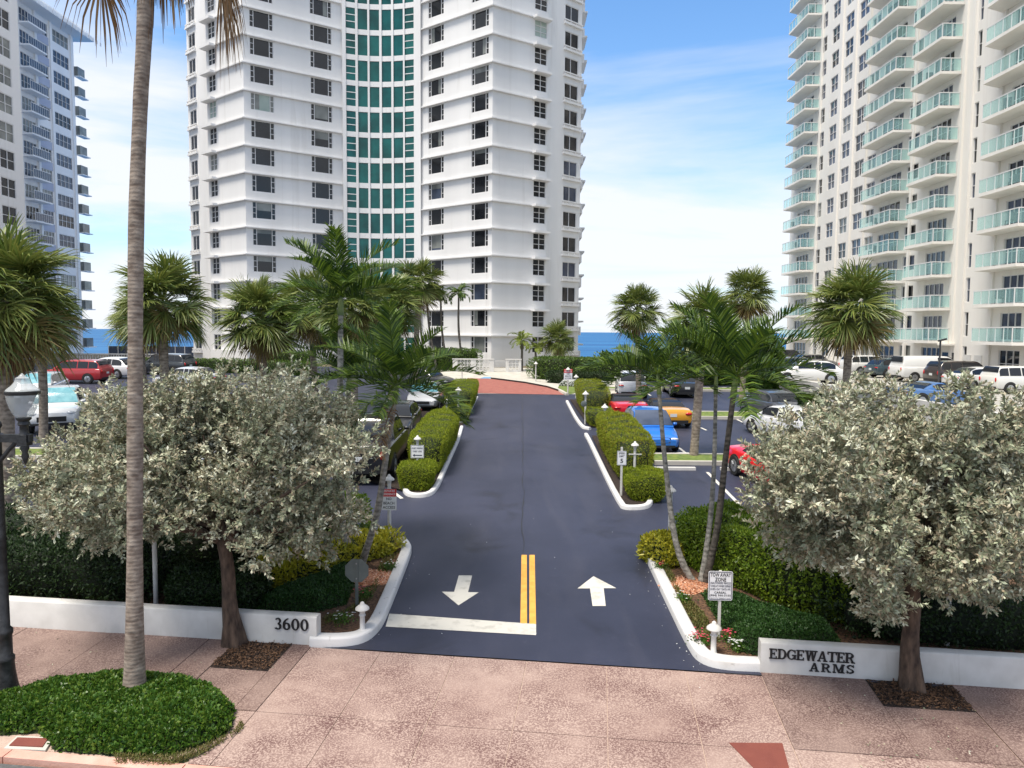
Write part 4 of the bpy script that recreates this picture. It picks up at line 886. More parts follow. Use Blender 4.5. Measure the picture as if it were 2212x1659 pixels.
def pinnate(elev, seed, m, L=2.0, lf=.52, n=46, curl=46, vee=.7, lw=.72):
    r = random.Random(seed); rows = []; pts = []; ang = []; p = Vector((0, 0, 0)); ns = 14
    c = R(curl*r.uniform(.8, 1.2)); side = r.uniform(-.12, .12)
    for i in range(ns+1):
        t = i/ns; e = R(elev)-c*t**1.5; ang.append(e); pts.append(p.copy()); p = p+Vector((math.cos(e), side*t, math.sin(e)))*(L/ns)
    s = Vector((0, 1, 0))
    rows.append((pts, [.04-.034*i/ns for i in range(ns+1)], [s]*(ns+1))); rows.append((pts, [.03-.025*i/ns for i in range(ns+1)], [Vector((-math.sin(a), 0, math.cos(a))) for a in ang]))
    for sg in (-1, 1):
        for j in range(n):
            t = .14+.86*(j+r.random()*.5)/n; k = min(int(t*ns), ns-1); fr_ = t*ns-k; o = pts[k].lerp(pts[min(k+1, ns)], min(fr_, 1)); e = ang[k]
            f = Vector((math.cos(e), 0, math.sin(e))); u = Vector((-math.sin(e), 0, math.cos(e)))
            l = lf*(.45+.55*math.sin(math.pi*min(1, .18+t*.80)))*r.uniform(.85, 1.12)
            d = (f*(.55+.5*t)+s*sg*.85+u*(vee*r.uniform(.4, 1.3))).normalized()
            ps = [o, o+d*l*.5, o+d*l+Vector((0, 0, -l*r.uniform(.03, .26)))]
            sd = (f*.8-s*sg*.5+u*r.uniform(-.5, .5)).normalized()
            rows.append((ps, [.022, .05*lw, .006], [sd]*3))
    V, Q = strips(rows); return fastmesh('frond', V, Q, m)
SAB_E = [85, 72, 58, 45, 32, 18, 5, -8, -22, -36, -50, -64]
SAB = {e: [palmate(e, 31*e+k, M['sabal_leaf'] if e > -30 or k else M['sabal_dry']) for k in range(2)] for e in SAB_E}
DEAD = [palmate(-78, 900+k, M['dead_leaf'], 1.05, True) for k in range(3)]+[palmate(-62, 910, M['dead_leaf'], 1.0, True)]
PIN_E = [82, 62, 42, 22, 2, -18]
PIN = {e: [pinnate(e, 71*e+k, M['pinnate_leaf']) for k in range(2)] for e in PIN_E}
PINY = {e: [pinnate(e, 81*e+k, M['pinnate_yellow'], 2.0, .6, 22, 100, .25, 2.6) for k in range(1)] for e in PIN_E}
PINF = {e: [pinnate(e, 91*e+k, M['pinnate_leaf'], 2.0, .6, 24, 110, .2, 2.6) for k in range(2)] for e in PIN_E}
PIND = [pinnate(-30, 5, M['dead_leaf'], 1.9, .5, 26)]
def trunk_tube(path, r0, r1, m, name, root, n=10, rings=0, bulge=0.):
    P_ = [Vector(p) for p in path]; out = []; rad = []; k = 14
    for i in range(k+1):
        t = i/k*(len(P_)-1); a = min(int(t), len(P_)-2); fr_ = t-a
        p0, p1, p2, p3 = P_[max(a-1, 0)], P_[a], P_[a+1], P_[min(a+2, len(P_)-1)]
        q = .5*((2*p1)+(p2-p0)*fr_+(2*p0-5*p1+4*p2-p3)*fr_**2+(3*p1-p0-3*p2+p3)*fr_**3); out.append(q)
        s = i/k; rad.append((r0*(1-s)+r1*s)*(1+bulge*math.exp(-s*14))*random.uniform(.95, 1.05))
    mb = MB(); mb.tube(out, rad, n); return mb.build(name, m, root, 60)
def frond_at(root, me, top, az, sc, tilt=0., name='frond'):
    mw = Matrix.Translation(Vector(top)-Vector(root.location)) @ Matrix.Rotation(az, 4, 'Z') @ Matrix.Rotation(tilt, 4, 'X') @ Matrix.Diagonal((sc, sc, sc, 1)); return addobj(name, me, root, mw=mw)
def sabal(cpx, cpy, Y, rpx, label, base=None, n=44, seed=0, group='fan palms of the grounds', tr=.17, dead=4):
    r = random.Random(seed); c = P(cpx, cpy, Y); sc = rpx/FPX*Y/1.75
    bx_ = P(base if base is not None else cpx, cpy, Y).x; b = Vector((bx_, Y+r.uniform(-.2, .2), zg(Y) if bx_ < XW else ZR))
    root = empty('sabal_palm', b, label, 'palm tree', group)
    top = c+Vector((0, 0, -.1*sc)); trunk_tube([b+Vector((0, 0, -.1)), b.lerp(top, .5)+Vector((r.uniform(-.08, .08), 0, 0)), top], tr*sc**.3, tr*.95*sc**.3, M['bark_sabal'], 'trunk', root, bulge=.25)
    n = int(n*1.3)
    for i in range(n):
        t = (i+.5)/n; e = 84-138*t**.9+r.uniform(-15, 15); k = min(SAB_E, key=lambda v: abs(v-e))
        frond_at(root, r.choice(SAB[k]), top+Vector((0, 0, .22*sc*(1-t))), i*2.39996+r.uniform(-.5, .5), sc*r.uniform(.78, 1.12), r.uniform(-.5, .5))
    for i in range(dead): frond_at(root, r.choice(DEAD), top+Vector((0, 0, -.15)), r.uniform(0, 6.28), sc*r.uniform(.55, .8))
    return root
def feather(base, via, top, label, n=10, sc=1., seed=0, lib=None, tr=(.07, .05), bark='bark_adonidia', group='feather palms of the grounds', shaft=.45, emin=-4, dead=0, name='feather_palm'):
    r = random.Random(seed); lib = lib or PIN; root = empty(name, base, label, 'palm tree', group)
    top = Vector(top); trunk_tube([Vector(base)+Vector((0, 0, -.1))]+list(via)+[top], tr[0], tr[1], M[bark], 'trunk', root, 8, bulge=.5)
    d = (top-Vector(via[-1] if via else base)).normalized()
    if shaft: mb = MB(); mb.tube([top-d*.02, top+d*shaft*.5, top+d*shaft], [tr[1]*1.25, tr[1]*1.1, tr[1]*.6], 8); mb.build('crownshaft', M['crownshaft'], root, 60)
    for i in range(n):
        t = (i+.5)/n; e = 80-(80-emin)*t**.8+r.uniform(-6, 6); k = min(PIN_E, key=lambda v: abs(v-e))
        frond_at(root, r.choice(lib[k]), top+d*shaft*.9, i*2.39996+r.uniform(-.25, .25)+seed, sc*r.uniform(.85, 1.1), r.uniform(-.35, .35))
    for i in range(dead): frond_at(root, PIND[0], top, r.uniform(0, 6.28), sc*.85)
    return root
# ---- fan palms
for a in (
 (5, 640, 20, 172, 'big sabal fan palm cut by the left picture edge behind the lamp', 4, 52, 1), (84, 690, 31, 96, 'sabal palm with hanging olive fronds half hidden behind the big left palm', 78, 40, 2),
 (352, 652, 32, 112, 'full sabal palm standing just right of the tall bare palm trunk', 352, 52, 3), (300, 690, 39, 74, 'sabal palm mostly hidden behind the tall bare palm trunk', 317, 38, 4),
 (560, 690, 37, 100, 'round sabal palm in front of the left wing of the white tower', 570, 48, 5), (668, 660, 41, 92, 'sabal palm with dark skirt right of the round one before the tower', 678, 42, 6),
 (762, 668, 37, 96, 'sabal palm behind the tall dark feather palm on the left', 768, 42, 7), (842, 665, 42, 82, 'sabal palm with pale dry fronds below the green glass bay', 845, 42, 8),
 (903, 612, 47, 66, 'slim sabal palm rising highest below the glass bay', 897, 38, 9),
 (1206, 733, 67.5, 44, 'small bushy sabal palm at the right corner of the white tower', 1204, 40, 10), (1376, 672, 45, 62, 'sabal palm left in the group at the sea gap', 1384, 42, 11),
 (1518, 694, 28.4, 90, 'sabal palm on the grass strip with the thick trunk by the blue car', 1505, 46, 12), (1617, 636, 46, 64, 'tallest sabal palm in the group at the sea gap', 1607, 42, 13),
 (1838, 668, 36, 103, 'large sabal palm standing alone before the cream tower', 1826, 54, 14)):
    sabal(a[0], a[1], a[2], a[3], a[4], a[5], a[6], a[7], dead=6 if a[7] in (8, 14, 1) else 3)
# ---- feather palms: near clusters
def cl(px, py, Y): return P(px, py, Y)
b = G(1512, 1262)
feather(G(1506, 1264), [cl(1462, 1180, 15.3), cl(1438, 1010, 15.4)], cl(1424, 850, 15.5), 'leaning feather palm leftmost of the three beside the tow away sign', 12, .78, 1, tr=(.075, .042))
feather(G(1512, 1266), [cl(1530, 1160, 15.4), cl(1542, 1020, 15.6)], cl(1546, 850, 15.9), 'slender upright feather palm middle of the three beside the tow away sign', 14, .86, 2, tr=(.07, .04))
feather(G(1520, 1264), [cl(1548, 1150, 15.0), cl(1566, 1000, 14.8)], cl(1584, 856, 14.6), 'dark trunked feather palm rightmost of the three beside the tow away sign', 15, .95, 3, tr=(.08, .055), bark='bark_dark')
feather(G(756, 1216), [cl(739, 1120, 15.8), cl(735, 900, 16.2)], cl(736, 680, 16.6), 'tallest dark feather palm rising over the left buttonwood', 22, .88, 4, tr=(.085, .06), emin=-12)
feather(G(776, 1222), [cl(812, 1120, 15.4), cl(832, 1000, 15.2)], cl(852, 870, 15.0), 'bright green feather palm leaning over the drive by the guest parking sign', 20, .84, 5, tr=(.08, .05), dead=1, emin=-18)
feather(G(768, 1212), [cl(757, 1130, 16.6), cl(750, 980, 17)], cl(752, 852, 17.4), 'lowest feather palm behind the crown of the left buttonwood', 17, .82, 6, tr=(.07, .05))
# ---- feather palms: far
for i, (bx_, by, tx, ty, Y, s, lab) in enumerate(((1001, 768, 991, 640, 67.5, .62, 'thin curved coconut palm rightmost of the row before the tower'), (968, 768, 952, 645, 67, .6, 'thin curved coconut palm next to the rightmost before the tower'),
      (944, 768, 921, 632, 66.5, .62, 'thin curved coconut palm third from the right before the tower'), (922, 768, 906, 640, 66, .6, 'thin curved coconut palm nearest the slim sabal'))):
    B_ = P(bx_, by, Y); B_.z = zg(Y)
    feather(B_, [P((bx_+tx)/2-5, (by+ty)/2+10, Y)], P(tx, ty, Y), lab, 13, s*1.12, 20+i, PINF, (.11, .08), 'bark_dark', group='thin palms before the tower', shaft=.3, name='coconut_palm')
for i, (bx_, tx, ty, Y, s, lab) in enumerate(((1127, 1128, 737, 66.8, .66, 'small yellow green palm behind the breeze block wall'), (1158, 1157, 752, 66.9, .5, 'lowest yellow green palm left of the small sabal'))):
    B_ = P(bx_, 780, Y); B_.z = zg(Y); feather(B_, [], P(tx, ty+6, Y), lab, 11, s*1.1, 30+i, PINY, (.12, .09), 'bark_dark', group='yellow palms by the gate', shaft=.3)
# ---- very tall palm of the street
b = G(290, 1518); tp = empty('tall_palm', b, 'very tall bare trunked palm with brown skirt rising out of the groundcover circle', 'palm tree')
Yp = b.y; top = P(322, -300, Yp); tpath = [b+Vector((0, 0, -.15)), P(291, 1300, Yp), P(292, 900, Yp), P(294, 500, Yp), P(303, 230, Yp), P(312, 60, Yp), top]
mb = MB(); pp = []; rr = []; NS_ = 64
for i in range(NS_+1):
    t = i/NS_*(len(tpath)-1); a = min(int(t), len(tpath)-2); f_ = t-a; p0, p1, p2, p3 = tpath[max(a-1, 0)], tpath[a], tpath[a+1], tpath[min(a+2, len(tpath)-1)]
    pp.append(.5*((2*p1)+(p2-p0)*f_+(2*p0-5*p1+4*p2-p3)*f_**2+(3*p1-p0-3*p2+p3)*f_**3)); z = (pp[-1].z-b.z)
    rr.append((.104+.055*math.exp(-z/.45)+.026*math.exp(-z/1.8)-.0007*z)*(1+.035*math.sin(z*2.1)+random.uniform(-.015, .015)))
mb.tube(pp, rr, 18); mb.build('trunk', M['bark_tall'], tp, 60)
r = random.Random(3)
skirt = [palmate(-87, 700+k, M['dead_leaf'], .95, True, 46) for k in range(4)]
for i in range(18): frond_at(tp, r.choice(skirt), top+Vector((r.uniform(-.12, .12), r.uniform(-.12, .12), r.uniform(.0, .9))), i*2.4, r.uniform(.8, 1.1), name='dead_frond')
for px, py, s in ((448, -160, .85), (466, -165, .75), (232, -165, .75)):
    q = P(px, py, Yp+.2); d = q-top; az = math.atan2(d.y, d.x); frond_at(tp, DEAD[r.randrange(3)], q, az, s, name='dead_frond')
    mb = MB(); mb.tube([top+Vector((0, 0, .4)), (top+q)/2+Vector((0, 0, .55)), q+Vector((0, 0, .02))], [.025, .02, .015], 6); mb.build('dead_stalk', M['dead_leaf'], tp)
for i in range(18):
    e = 75-75*i/18; k = min(SAB_E, key=lambda v: abs(v-e)); frond_at(tp, r.choice(SAB[k]), top+Vector((0, 0, 1.6)), i*2.4, 1.05)
# ---- silver buttonwoods
def buttonwood(base, blobs, Y0, fork, label, seed, ntw):
    global RNG
    rng = np.random.default_rng(seed); r = random.Random(seed); root = empty('buttonwood_tree', base, label, 'tree')
    C_ = []; Rr = []
    for px, py, rp in blobs:
        dpt = r.uniform(-1.3, .9)*(1.2 if rp > 85 else .8); Y = Y0+dpt; c = P(px, py, Y); C_.append(c); Rr.append(rp/FPX*Y)
    for px, py, rp in blobs:
        if rp > 85: Y = Y0+r.uniform(1.0, 2.4); C_.append(P(px*.97+CX*.03, py+10, Y)); Rr.append(rp/FPX*Y*.95)
    top = fork; trunk = [Vector(base)+Vector((0, 0, -.1)), Vector(base).lerp(top, .35)+Vector((-.03, .02, 0)), Vector(base).lerp(top, .7)+Vector((.03, 0, 0)), top]
    mb = MB(); mb.tube(trunk, [.19, .125, .11, .11], 9)
    for k in range(4): a = k*1.6+.4; mb.tube([Vector(base)+Vector((math.cos(a)*.15, math.sin(a)*.15, -.05)), Vector(base).lerp(top, .3)+Vector((math.cos(a)*.05, math.sin(a)*.05, 0)), Vector(base).lerp(top, .8)+Vector((math.cos(a+.8)*.04, math.sin(a+.8)*.04, 0))], [.09, .075, .06], 7)
    mb.build('trunk', M['bark_buttonwood'], root, 60)
    for c, rad in zip(C_, Rr):
        q = top.lerp(c, .5)+Vector((r.uniform(-.15, .15), r.uniform(-.15, .15), r.uniform(-.1, .2)))
        mb = MB(); mb.tube([top+Vector((0, 0, -.06)), top.lerp(q, .5)+Vector((0, 0, .08)), q, q.lerp(c, .35)], [.055, .045, .030, .014], 6); mb.build('branch', M['bark_buttonwood'], root, 60)
    # smaller clumps over every mass, so that shade and gaps open between them
    C2_, R2_ = [], []
    for c, rad in zip(C_, Rr):
        for _ in range(max(6, int(rad*rad*48))):
            d_ = Vector((r.gauss(0, 1), r.gauss(0, 1), r.gauss(0, 1))).normalized(); rr_ = r.uniform(.16, .30)*(.7+.6*min(rad, .8)); C2_.append(c+d_*(rad*r.uniform(.72, 1.02)-rr_*.5)); R2_.append(rr_)
    C_, Rr = C2_, R2_
    w = np.array([x*x for x in Rr]); w /= w.sum(); idx = rng.choice(len(C_), ntw, p=w)
    cc = np.array([tuple(c) for c in C_])[idx]; ra = np.array(Rr)[idx]
    d = rng.normal(size=(ntw, 3)); d /= np.linalg.norm(d, axis=1, keepdims=True)
    # each mass is lumpy: the radius swells and shrinks with direction
    lump = 1+.16*np.sin(d[:, 0]*5+idx)+.14*np.sin(d[:, 1]*6+2*idx)+.12*np.sin(d[:, 2]*7+idx*3)
    rad = ra*lump*(.62+.36*rng.random(ntw)**.5)
    base_ = cc+d*rad[:, None]*np.array([1, 1, .92])
    zmin = base.z+.75; keep = base_[:, 2] > zmin; base_, d = base_[keep], d[keep]; n = len(base_)
    ax = d*.75+np.array([0, 0, .45])+rng.normal(size=(n, 3))*.35; ax /= np.linalg.norm(ax, axis=1, keepdims=True)
    # drooping shoots on the underside
    ax[:, 2] = np.where(d[:, 2] < -.25, ax[:, 2]-.5, ax[:, 2]); ax /= np.linalg.norm(ax, axis=1, keepdims=True)
    Ls = rng.uniform(.12, .26, n); K_ = 18; Pt = []; D = []; LL = []; NP = []
    for k in range(K_):
        t = (k+.5)/K_; q = base_+ax*(Ls*t)[:, None]; side = rng.normal(size=(n, 3)); side -= ax*(side*ax).sum(1, keepdims=True); side /= np.linalg.norm(side, axis=1, keepdims=True)
        Pt.append(q); D.append(ax*(.35+.6*t)+side*(1-.35*t)); LL.append(np.full(n, .092-.028*t)*rng.uniform(.8, 1.2, n)); NP.append(ax*.8+np.array([0, 0, .55]))
    Pt = np.concatenate(Pt)-np.array(base); D = np.concatenate(D); LL = np.concatenate(LL)
    RNG = rng; V, Q = leaves(Pt, D, LL, LL*.43, .12, np.concatenate(NP), .4)
    addobj('crown', fastmesh('crown', V, Q, M['silver_leaf']), root)
    return root
LB = [(150, 1010, 88), (250, 938, 86), (350, 890, 82), (470, 884, 86), (580, 888, 86), (680, 922, 88), (762, 985, 68), (300, 1020, 118), (450, 1000, 125), (600, 1010, 125), (715, 1060, 82), (200, 1080, 92), (92, 1050, 62), (350, 1110, 82),
      (500, 1090, 85), (640, 1140, 68), (250, 1150, 45), (560, 1185, 28), (612, 830, 50), (420, 835, 50), (765, 1110, 44), (100, 1120, 40), (690, 1165, 45), (230, 862, 45)]
b = G(508, 1392); buttonwood(b, LB, b.y+.1, P(482, 1165, b.y-.05), 'silver leaved buttonwood tree in front of the wall with 3600', 5, 11000)
RB = [(1690, 1010, 72), (1740, 950, 62), (1830, 922, 66), (1940, 930, 76), (2060, 926, 80), (2170, 930, 82), (2240, 985, 90), (1790, 1030, 110), (1930, 1010, 125), (2080, 1000, 130), (2210, 1060, 120), (1720, 1110, 85), (1850, 1130, 110), (2000, 1130, 120), (2130, 1150, 110),
      (1760, 1190, 58), (1900, 1225, 78), (2030, 1235, 82), (1905, 1300, 30), (1893, 1345, 22), (2190, 1240, 68), (2130, 1262, 45), (1650, 1060, 36), (1925, 862, 34), (2080, 858, 32), (1672, 965, 32), (1800, 868, 26), (1858, 852, 22)]
b = G(1970, 1487); buttonwood(b, RB, b.y+.1, P(1968, 1235, b.y-.05), 'silver leaved buttonwood tree in front of the wall with black lettering', 8, 11000)
# ---- hedges
def superbox(n, a, p=7., rng=None):
    # points on a rounded box with half extents a, with outward normals
    A_ = np.array([a[1]*a[2], a[0]*a[2], a[0]*a[1]]); ax = RNG.choice(3, n, p=A_/A_.sum()); q = RNG.uniform(-1, 1, (n, 3)); q[np.arange(n), ax] = np.sign(RNG.uniform(-1, 1, n))
    q /= (np.abs(q)**p).sum(1, keepdims=True)**(1/p); nn = np.sign(q)*np.abs(q)**(p-1)/a; nn /= np.linalg.norm(nn, axis=1, keepdims=True); return q, nn
def path_frame(pts, s):
    pts = np.array([p[:2] for p in pts], float)
    for _ in range(3 if len(pts) > 2 else 0):
        pts = np.concatenate([pts[:1]]+[np.stack([a*.75+b*.25, a*.25+b*.75]) for a, b in zip(pts, pts[1:])]+[pts[-1:]])
    seg = np.linalg.norm(np.diff(pts, axis=0), axis=1); cum = np.concatenate([[0], np.cumsum(seg)]); d = s*cum[-1]
    i = np.clip(np.searchsorted(cum, d, side='right')-1, 0, len(seg)-1); t = (d-cum[i])/seg[i]; q = pts[i]+(pts[i+1]-pts[i])*t[:, None]; u = (pts[i+1]-pts[i])/seg[i][:, None]; return q, u, cum[-1]
def hedge(pts, w, h, m, label, leaf=(.06, .025), n=9000, core='core_green', taper=.85, lump=.05, wave=0., p=6., name='hedge', cat='hedge', group=None, z0=0., up=.3, base_h=None):
    root = empty(name, gp(*Vector(pts[0][:2])), label, cat, group); off = np.array(root.location)
    L = path_frame(pts, np.array([0.]))[2]; a = np.array([L/2, w/2, h/2])
    def place(q, k=1.0):
        s = np.clip((q[:, 0]*k+1)/2, 0, 1); c, u, _ = path_frame(pts, s); nn = np.stack([-u[:, 1], u[:, 0]], 1); zz = (q[:, 2]*k+1)/2
        ww = w/2*(taper+(1-taper)*zz)*k; x = c+nn*(q[:, 1]*ww)[:, None]
        ph = x[:, 0]*3.1+x[:, 1]*2.3; dz = lump*(np.sin(ph*2.1)+np.sin(x[:, 0]*5.3-x[:, 1]*4.1))*zz*.6+wave*np.sin(s*L*4.6+q[:, 1]*.6)*zz
        z = SL*x[:, 1]+z0+zz*h+dz; return np.concatenate([x, z[:, None]], 1), nn, u
    q, nr = superbox(n, a, p); q *= (1-.085*RNG.random(n)**1.5)[:, None]; keep = q[:, 2] > -.97; q, nr = q[keep], nr[keep]
    X, nn, u = place(q); lat = nn*nr[:, 1:2]+u*nr[:, 0:1]; N3 = np.concatenate([lat, nr[:, 2:3]], 1)
    X = X+N3*(lump*.8*np.sin(X[:, 0:1]*6+X[:, 2:3]*7)*np.cos(X[:, 1:2]*5))
    D = N3*.55+RNG.normal(size=X.shape)*.75+np.array([0, 0, up]); Ls = leaf[0]*RNG.uniform(.7, 1.3, len(X))*np.where(RNG.random(len(X)) < .025, 1.7, 1.)
    V, Q = leaves(X-off, D, Ls, leaf[1]*RNG.uniform(.8, 1.2, len(X)), .15, N3, .55); addobj('foliage', fastmesh('foliage', V, Q, M[m]), root)
    # solid core; the hedge's inner shade is put into its dark colour
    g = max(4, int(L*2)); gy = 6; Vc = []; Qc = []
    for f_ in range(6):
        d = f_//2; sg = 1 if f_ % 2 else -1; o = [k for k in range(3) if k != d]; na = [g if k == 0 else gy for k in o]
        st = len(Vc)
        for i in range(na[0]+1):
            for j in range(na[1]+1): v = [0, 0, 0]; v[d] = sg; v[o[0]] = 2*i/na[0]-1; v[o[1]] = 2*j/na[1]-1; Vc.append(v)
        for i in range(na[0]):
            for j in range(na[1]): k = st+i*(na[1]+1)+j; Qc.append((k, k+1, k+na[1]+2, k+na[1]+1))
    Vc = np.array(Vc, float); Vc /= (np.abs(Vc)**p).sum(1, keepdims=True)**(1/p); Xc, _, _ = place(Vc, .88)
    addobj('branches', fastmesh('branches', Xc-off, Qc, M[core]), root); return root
IH = 'clipped hedges of the driveway islands'
def xd(x, y): return (x+.0135*(y-20), y)      # islands follow the driveway's axis
hf = dict(m='hedge_fine', leaf=(.066, .017), taper=.7, lump=.035, up=.25, p=5.)
hedge([xd(-3.05, 22.75), xd(-3.05, 24.05)], 1.25, .80, label='low clipped hedge block under the guest parking sign', n=15000, group=IH, **hf)
hedge([xd(-3.0, 24.3), xd(-3.0, 32.3)], 1.4, 1.45, label='long clipped hedge behind the guest parking sign', n=42000, wave=.03, group=IH, **hf)
hedge([xd(-3.0, 36.2), xd(-3.0, 38.1)], 1.5, .80, label='low hedge block between the two long hedges left of the drive', n=6000, group=IH, **hf)
hedge([xd(-3.1, 38.4), xd(-3.1, 45.6)], 1.7, 1.45, label='far clipped hedge left of the drive by the brick paving', n=24000, wave=.03, group=IH, **hf)
hedge([xd(4.05, 21.65), xd(4.05, 23.35)], 1.35, .78, label='low clipped hedge block under the speed limit sign', n=18000, group=IH, **hf)
hedge([xd(4.05, 23.8), xd(4.05, 31.4)], 1.55, 1.5, label='long clipped hedge left of the blue car', n=46000, wave=.04, group=IH, **hf)
hedge([xd(4.1, 35.4), xd(4.1, 37.4)], 1.5, .80, label='low hedge block between the two long hedges right of the drive', n=6000, group=IH, **hf)
hedge([xd(4.2, 38.2), xd(4.2, 45.4)], 1.75, 1.5, label='far clipped hedge right of the drive near the residence sign', n=24000, wave=.04, group=IH, **hf)
hb = dict(leaf=(.14, .07), lump=.07, taper=.95)
def row(pxs_, Y): return [(P(px, 780, Y).x, Y) for px in pxs_]
hedge([(1.35, 60.5), (3.0, 59.2), (7, 58.8), (13, 58.8)], 1.5, 1.75, 'hedge_leaf', 'tall leafy hedge right of the gate before the sea', n=12000, **hb)
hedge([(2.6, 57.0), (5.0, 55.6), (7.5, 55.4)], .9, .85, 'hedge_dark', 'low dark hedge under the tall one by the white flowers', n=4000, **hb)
hedge([(-10.0, 67.4), (-2.7, 67.4)], 1.2, 1.9, 'hedge_leaf', 'leafy hedge behind the breeze block wall at the foot of the tower', n=8000, **hb)
hedge([(-22, 64), (-17.2, 64)], 1.3, 1.7, 'hedge_leaf', 'short leafy hedge before the left wing of the tower', n=6000, **hb)
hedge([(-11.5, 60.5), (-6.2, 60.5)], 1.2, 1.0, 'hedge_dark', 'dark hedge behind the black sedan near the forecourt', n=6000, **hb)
hedge([(-34, 64.5), (-22, 63), (-15, 60)], 1.2, 1.1, 'hedge_leaf', 'long low hedge behind the parked cars on the left', n=9000, **hb)
hedge([(-66, 57), (-37, 60)], 1.4, 1.5, 'hedge_leaf', 'long bright hedge behind the red car on the left', n=12000, **hb)
hedge([(8.5, 76), (13.5, 75), (19, 74.5)], 3, .75, 'hedge_leaf', 'low seagrape thicket between the white tower and the sea', n=9000, leaf=(.25, .16), lump=.35, name='shrub', cat='shrub')
hedge([(12.0, 56), (17.3, 56)], 1.6, 1.7, 'hedge_leaf', 'loose green shrub behind the sabal group at the sea gap', n=8000, leaf=(.2, .12), lump=.25, name='shrub', cat='shrub')
hedge([(15.5, 48.5), (17.4, 48.5)], 1.8, 4.1, 'hedge_leaf', 'dark leafy seagrape tree right of the tallest sabal', n=5000, leaf=(.26, .18), lump=.4, p=2.6, name='shrub', cat='shrub')
# ---- front beds
fb = dict(leaf=(.075, .036), lump=.06, taper=.95, up=.35)
hedge([G(1490, 1198)[:2], G(1560, 1222)[:2], G(1650, 1262)[:2], G(1780, 1318)[:2], G(1950, 1350)[:2]], 1.9, 1.25, 'hedge_bright', 'bright green clipped shrub row behind the feather palms on the right', n=46000, **fb)
hedge([(-3.45, 17.7), (-5.4, 17.4), (-8.0, 17.2)], 1.3, 1.25, 'hedge_bright', 'bright green clipped hedge behind the feather palms on the left', n=26000, **fb)
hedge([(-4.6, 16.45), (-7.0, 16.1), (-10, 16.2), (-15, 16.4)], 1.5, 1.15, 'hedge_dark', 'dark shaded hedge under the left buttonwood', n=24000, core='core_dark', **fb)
hedge([(-6.6, 14.4), (-8.4, 14.7), (-13, 15.1)], 1.6, 1.0, 'hedge_dark', 'dark shrub right behind the 3600 wall', n=30000, core='core_dark', **fb)  # its dark leaves and core carry the shade of the tree above
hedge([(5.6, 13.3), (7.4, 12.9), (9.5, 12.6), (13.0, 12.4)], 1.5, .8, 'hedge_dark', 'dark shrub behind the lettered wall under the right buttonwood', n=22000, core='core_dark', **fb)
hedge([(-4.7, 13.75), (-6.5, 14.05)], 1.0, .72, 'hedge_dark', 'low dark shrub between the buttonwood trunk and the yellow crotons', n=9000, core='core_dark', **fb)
fc = dict(leaf=(.10, .045), lump=.08, taper=1., up=.55, p=3.5, core='core_green')
hedge([G(868, 1192)[:2], G(800, 1205)[:2], G(720, 1235)[:2], G(610, 1262)[:2], G(530, 1290)[:2]], .75, .58, 'croton_leaf', 'yellow leaved croton row by the leaning palms on the left', n=9000, name='shrub', cat='shrub', **fc)
hedge([G(1412, 1200)[:2], G(1432, 1222)[:2], G(1470, 1232)[:2]], .75, .62, 'croton_leaf', 'yellow leaved croton beside the leaning palms on the right', n=4200, name='shrub', cat='shrub', **fc)
def poly_dist(X, poly):
    poly = np.array([p[:2] for p in poly], float); d = np.full(len(X), 1e9); ins = np.zeros(len(X), bool)
    for a, b in zip(poly, np.roll(poly, -1, 0)):
        e = b-a; t = np.clip(((X-a)@e)/(e@e), 0, 1); d = np.minimum(d, np.linalg.norm(X-a-t[:, None]*e, axis=1))
        c = ((a[1] > X[:, 1]) != (b[1] > X[:, 1])) & (X[:, 0] < (b[0]-a[0])*(X[:, 1]-a[1])/(b[1]-a[1]+1e-12)+a[0]); ins ^= c
    return d, ins
def mound(poly, h, m, label, leaf=(.05, .03), n=20000, edge=.3, lump=.04, core='core_green', name='ground_cover', kind='stuff', spread=.55, cat='ground cover', h0=.03):
    pl = np.array([p[:2] for p in poly], float); lo, hi = pl.min(0), pl.max(0)
    def H(X):
        d, ins = poly_dist(X, poly); d = np.where(ins, d, -d)
        return h0+h*np.sqrt(smoothstep(d/edge))+lump*(np.sin(X[:, 0]*7.3+X[:, 1]*3)+np.sin(X[:, 1]*8.9-X[:, 0]*4.4)+.7*np.sin(X[:, 0]*17+X[:, 1]*15))*.5*smoothstep(d/edge), ins
    X = RNG.uniform(lo, hi, (int(n*2.2), 2)); hh, ins = H(X); X, hh = X[ins][:n], hh[ins][:n]
    off = np.array([pl[:, 0].mean(), pl[:, 1].mean(), SL*pl[:, 1].mean()])
    Pt = np.concatenate([X, (SL*X[:, 1]+hh-.05*RNG.random(len(X))**2)[:, None]], 1)-off
    D = RNG.normal(size=Pt.shape)*spread+np.array([0, 0, .7]); V, Q = leaves(Pt, D, leaf[0]*RNG.uniform(.6, 1.3, len(Pt)), leaf[1]*RNG.uniform(.7, 1.2, len(Pt)), .15, np.tile([0, 0, 1.], (len(Pt), 1)), .6)
    o = addobj(name, fastmesh(name, V, Q, M[m])); o.location = off; tag(o, label, cat, None, kind)
    gx_, gy_ = np.meshgrid(np.linspace(lo[0], hi[0], 40), np.linspace(lo[1], hi[1], 40), indexing='ij'); X = np.stack([gx_.ravel(), gy_.ravel()], 1); hh, ins = H(X)
    z = SL*X[:, 1]+np.where(ins, hh-.045, -.05); Q = []; I = ins.reshape(40, 40)
    for i in range(39):
        for j in range(39):
            if I[i:i+2, j:j+2].any(): Q.append((i*40+j, (i+1)*40+j, (i+1)*40+j+1, i*40+j+1))
    addobj('stems', fastmesh('stems', np.concatenate([X, z[:, None]], 1)-off, Q, M[core], True), o); return o  # dark hull under the leaves, shade painted into its colour
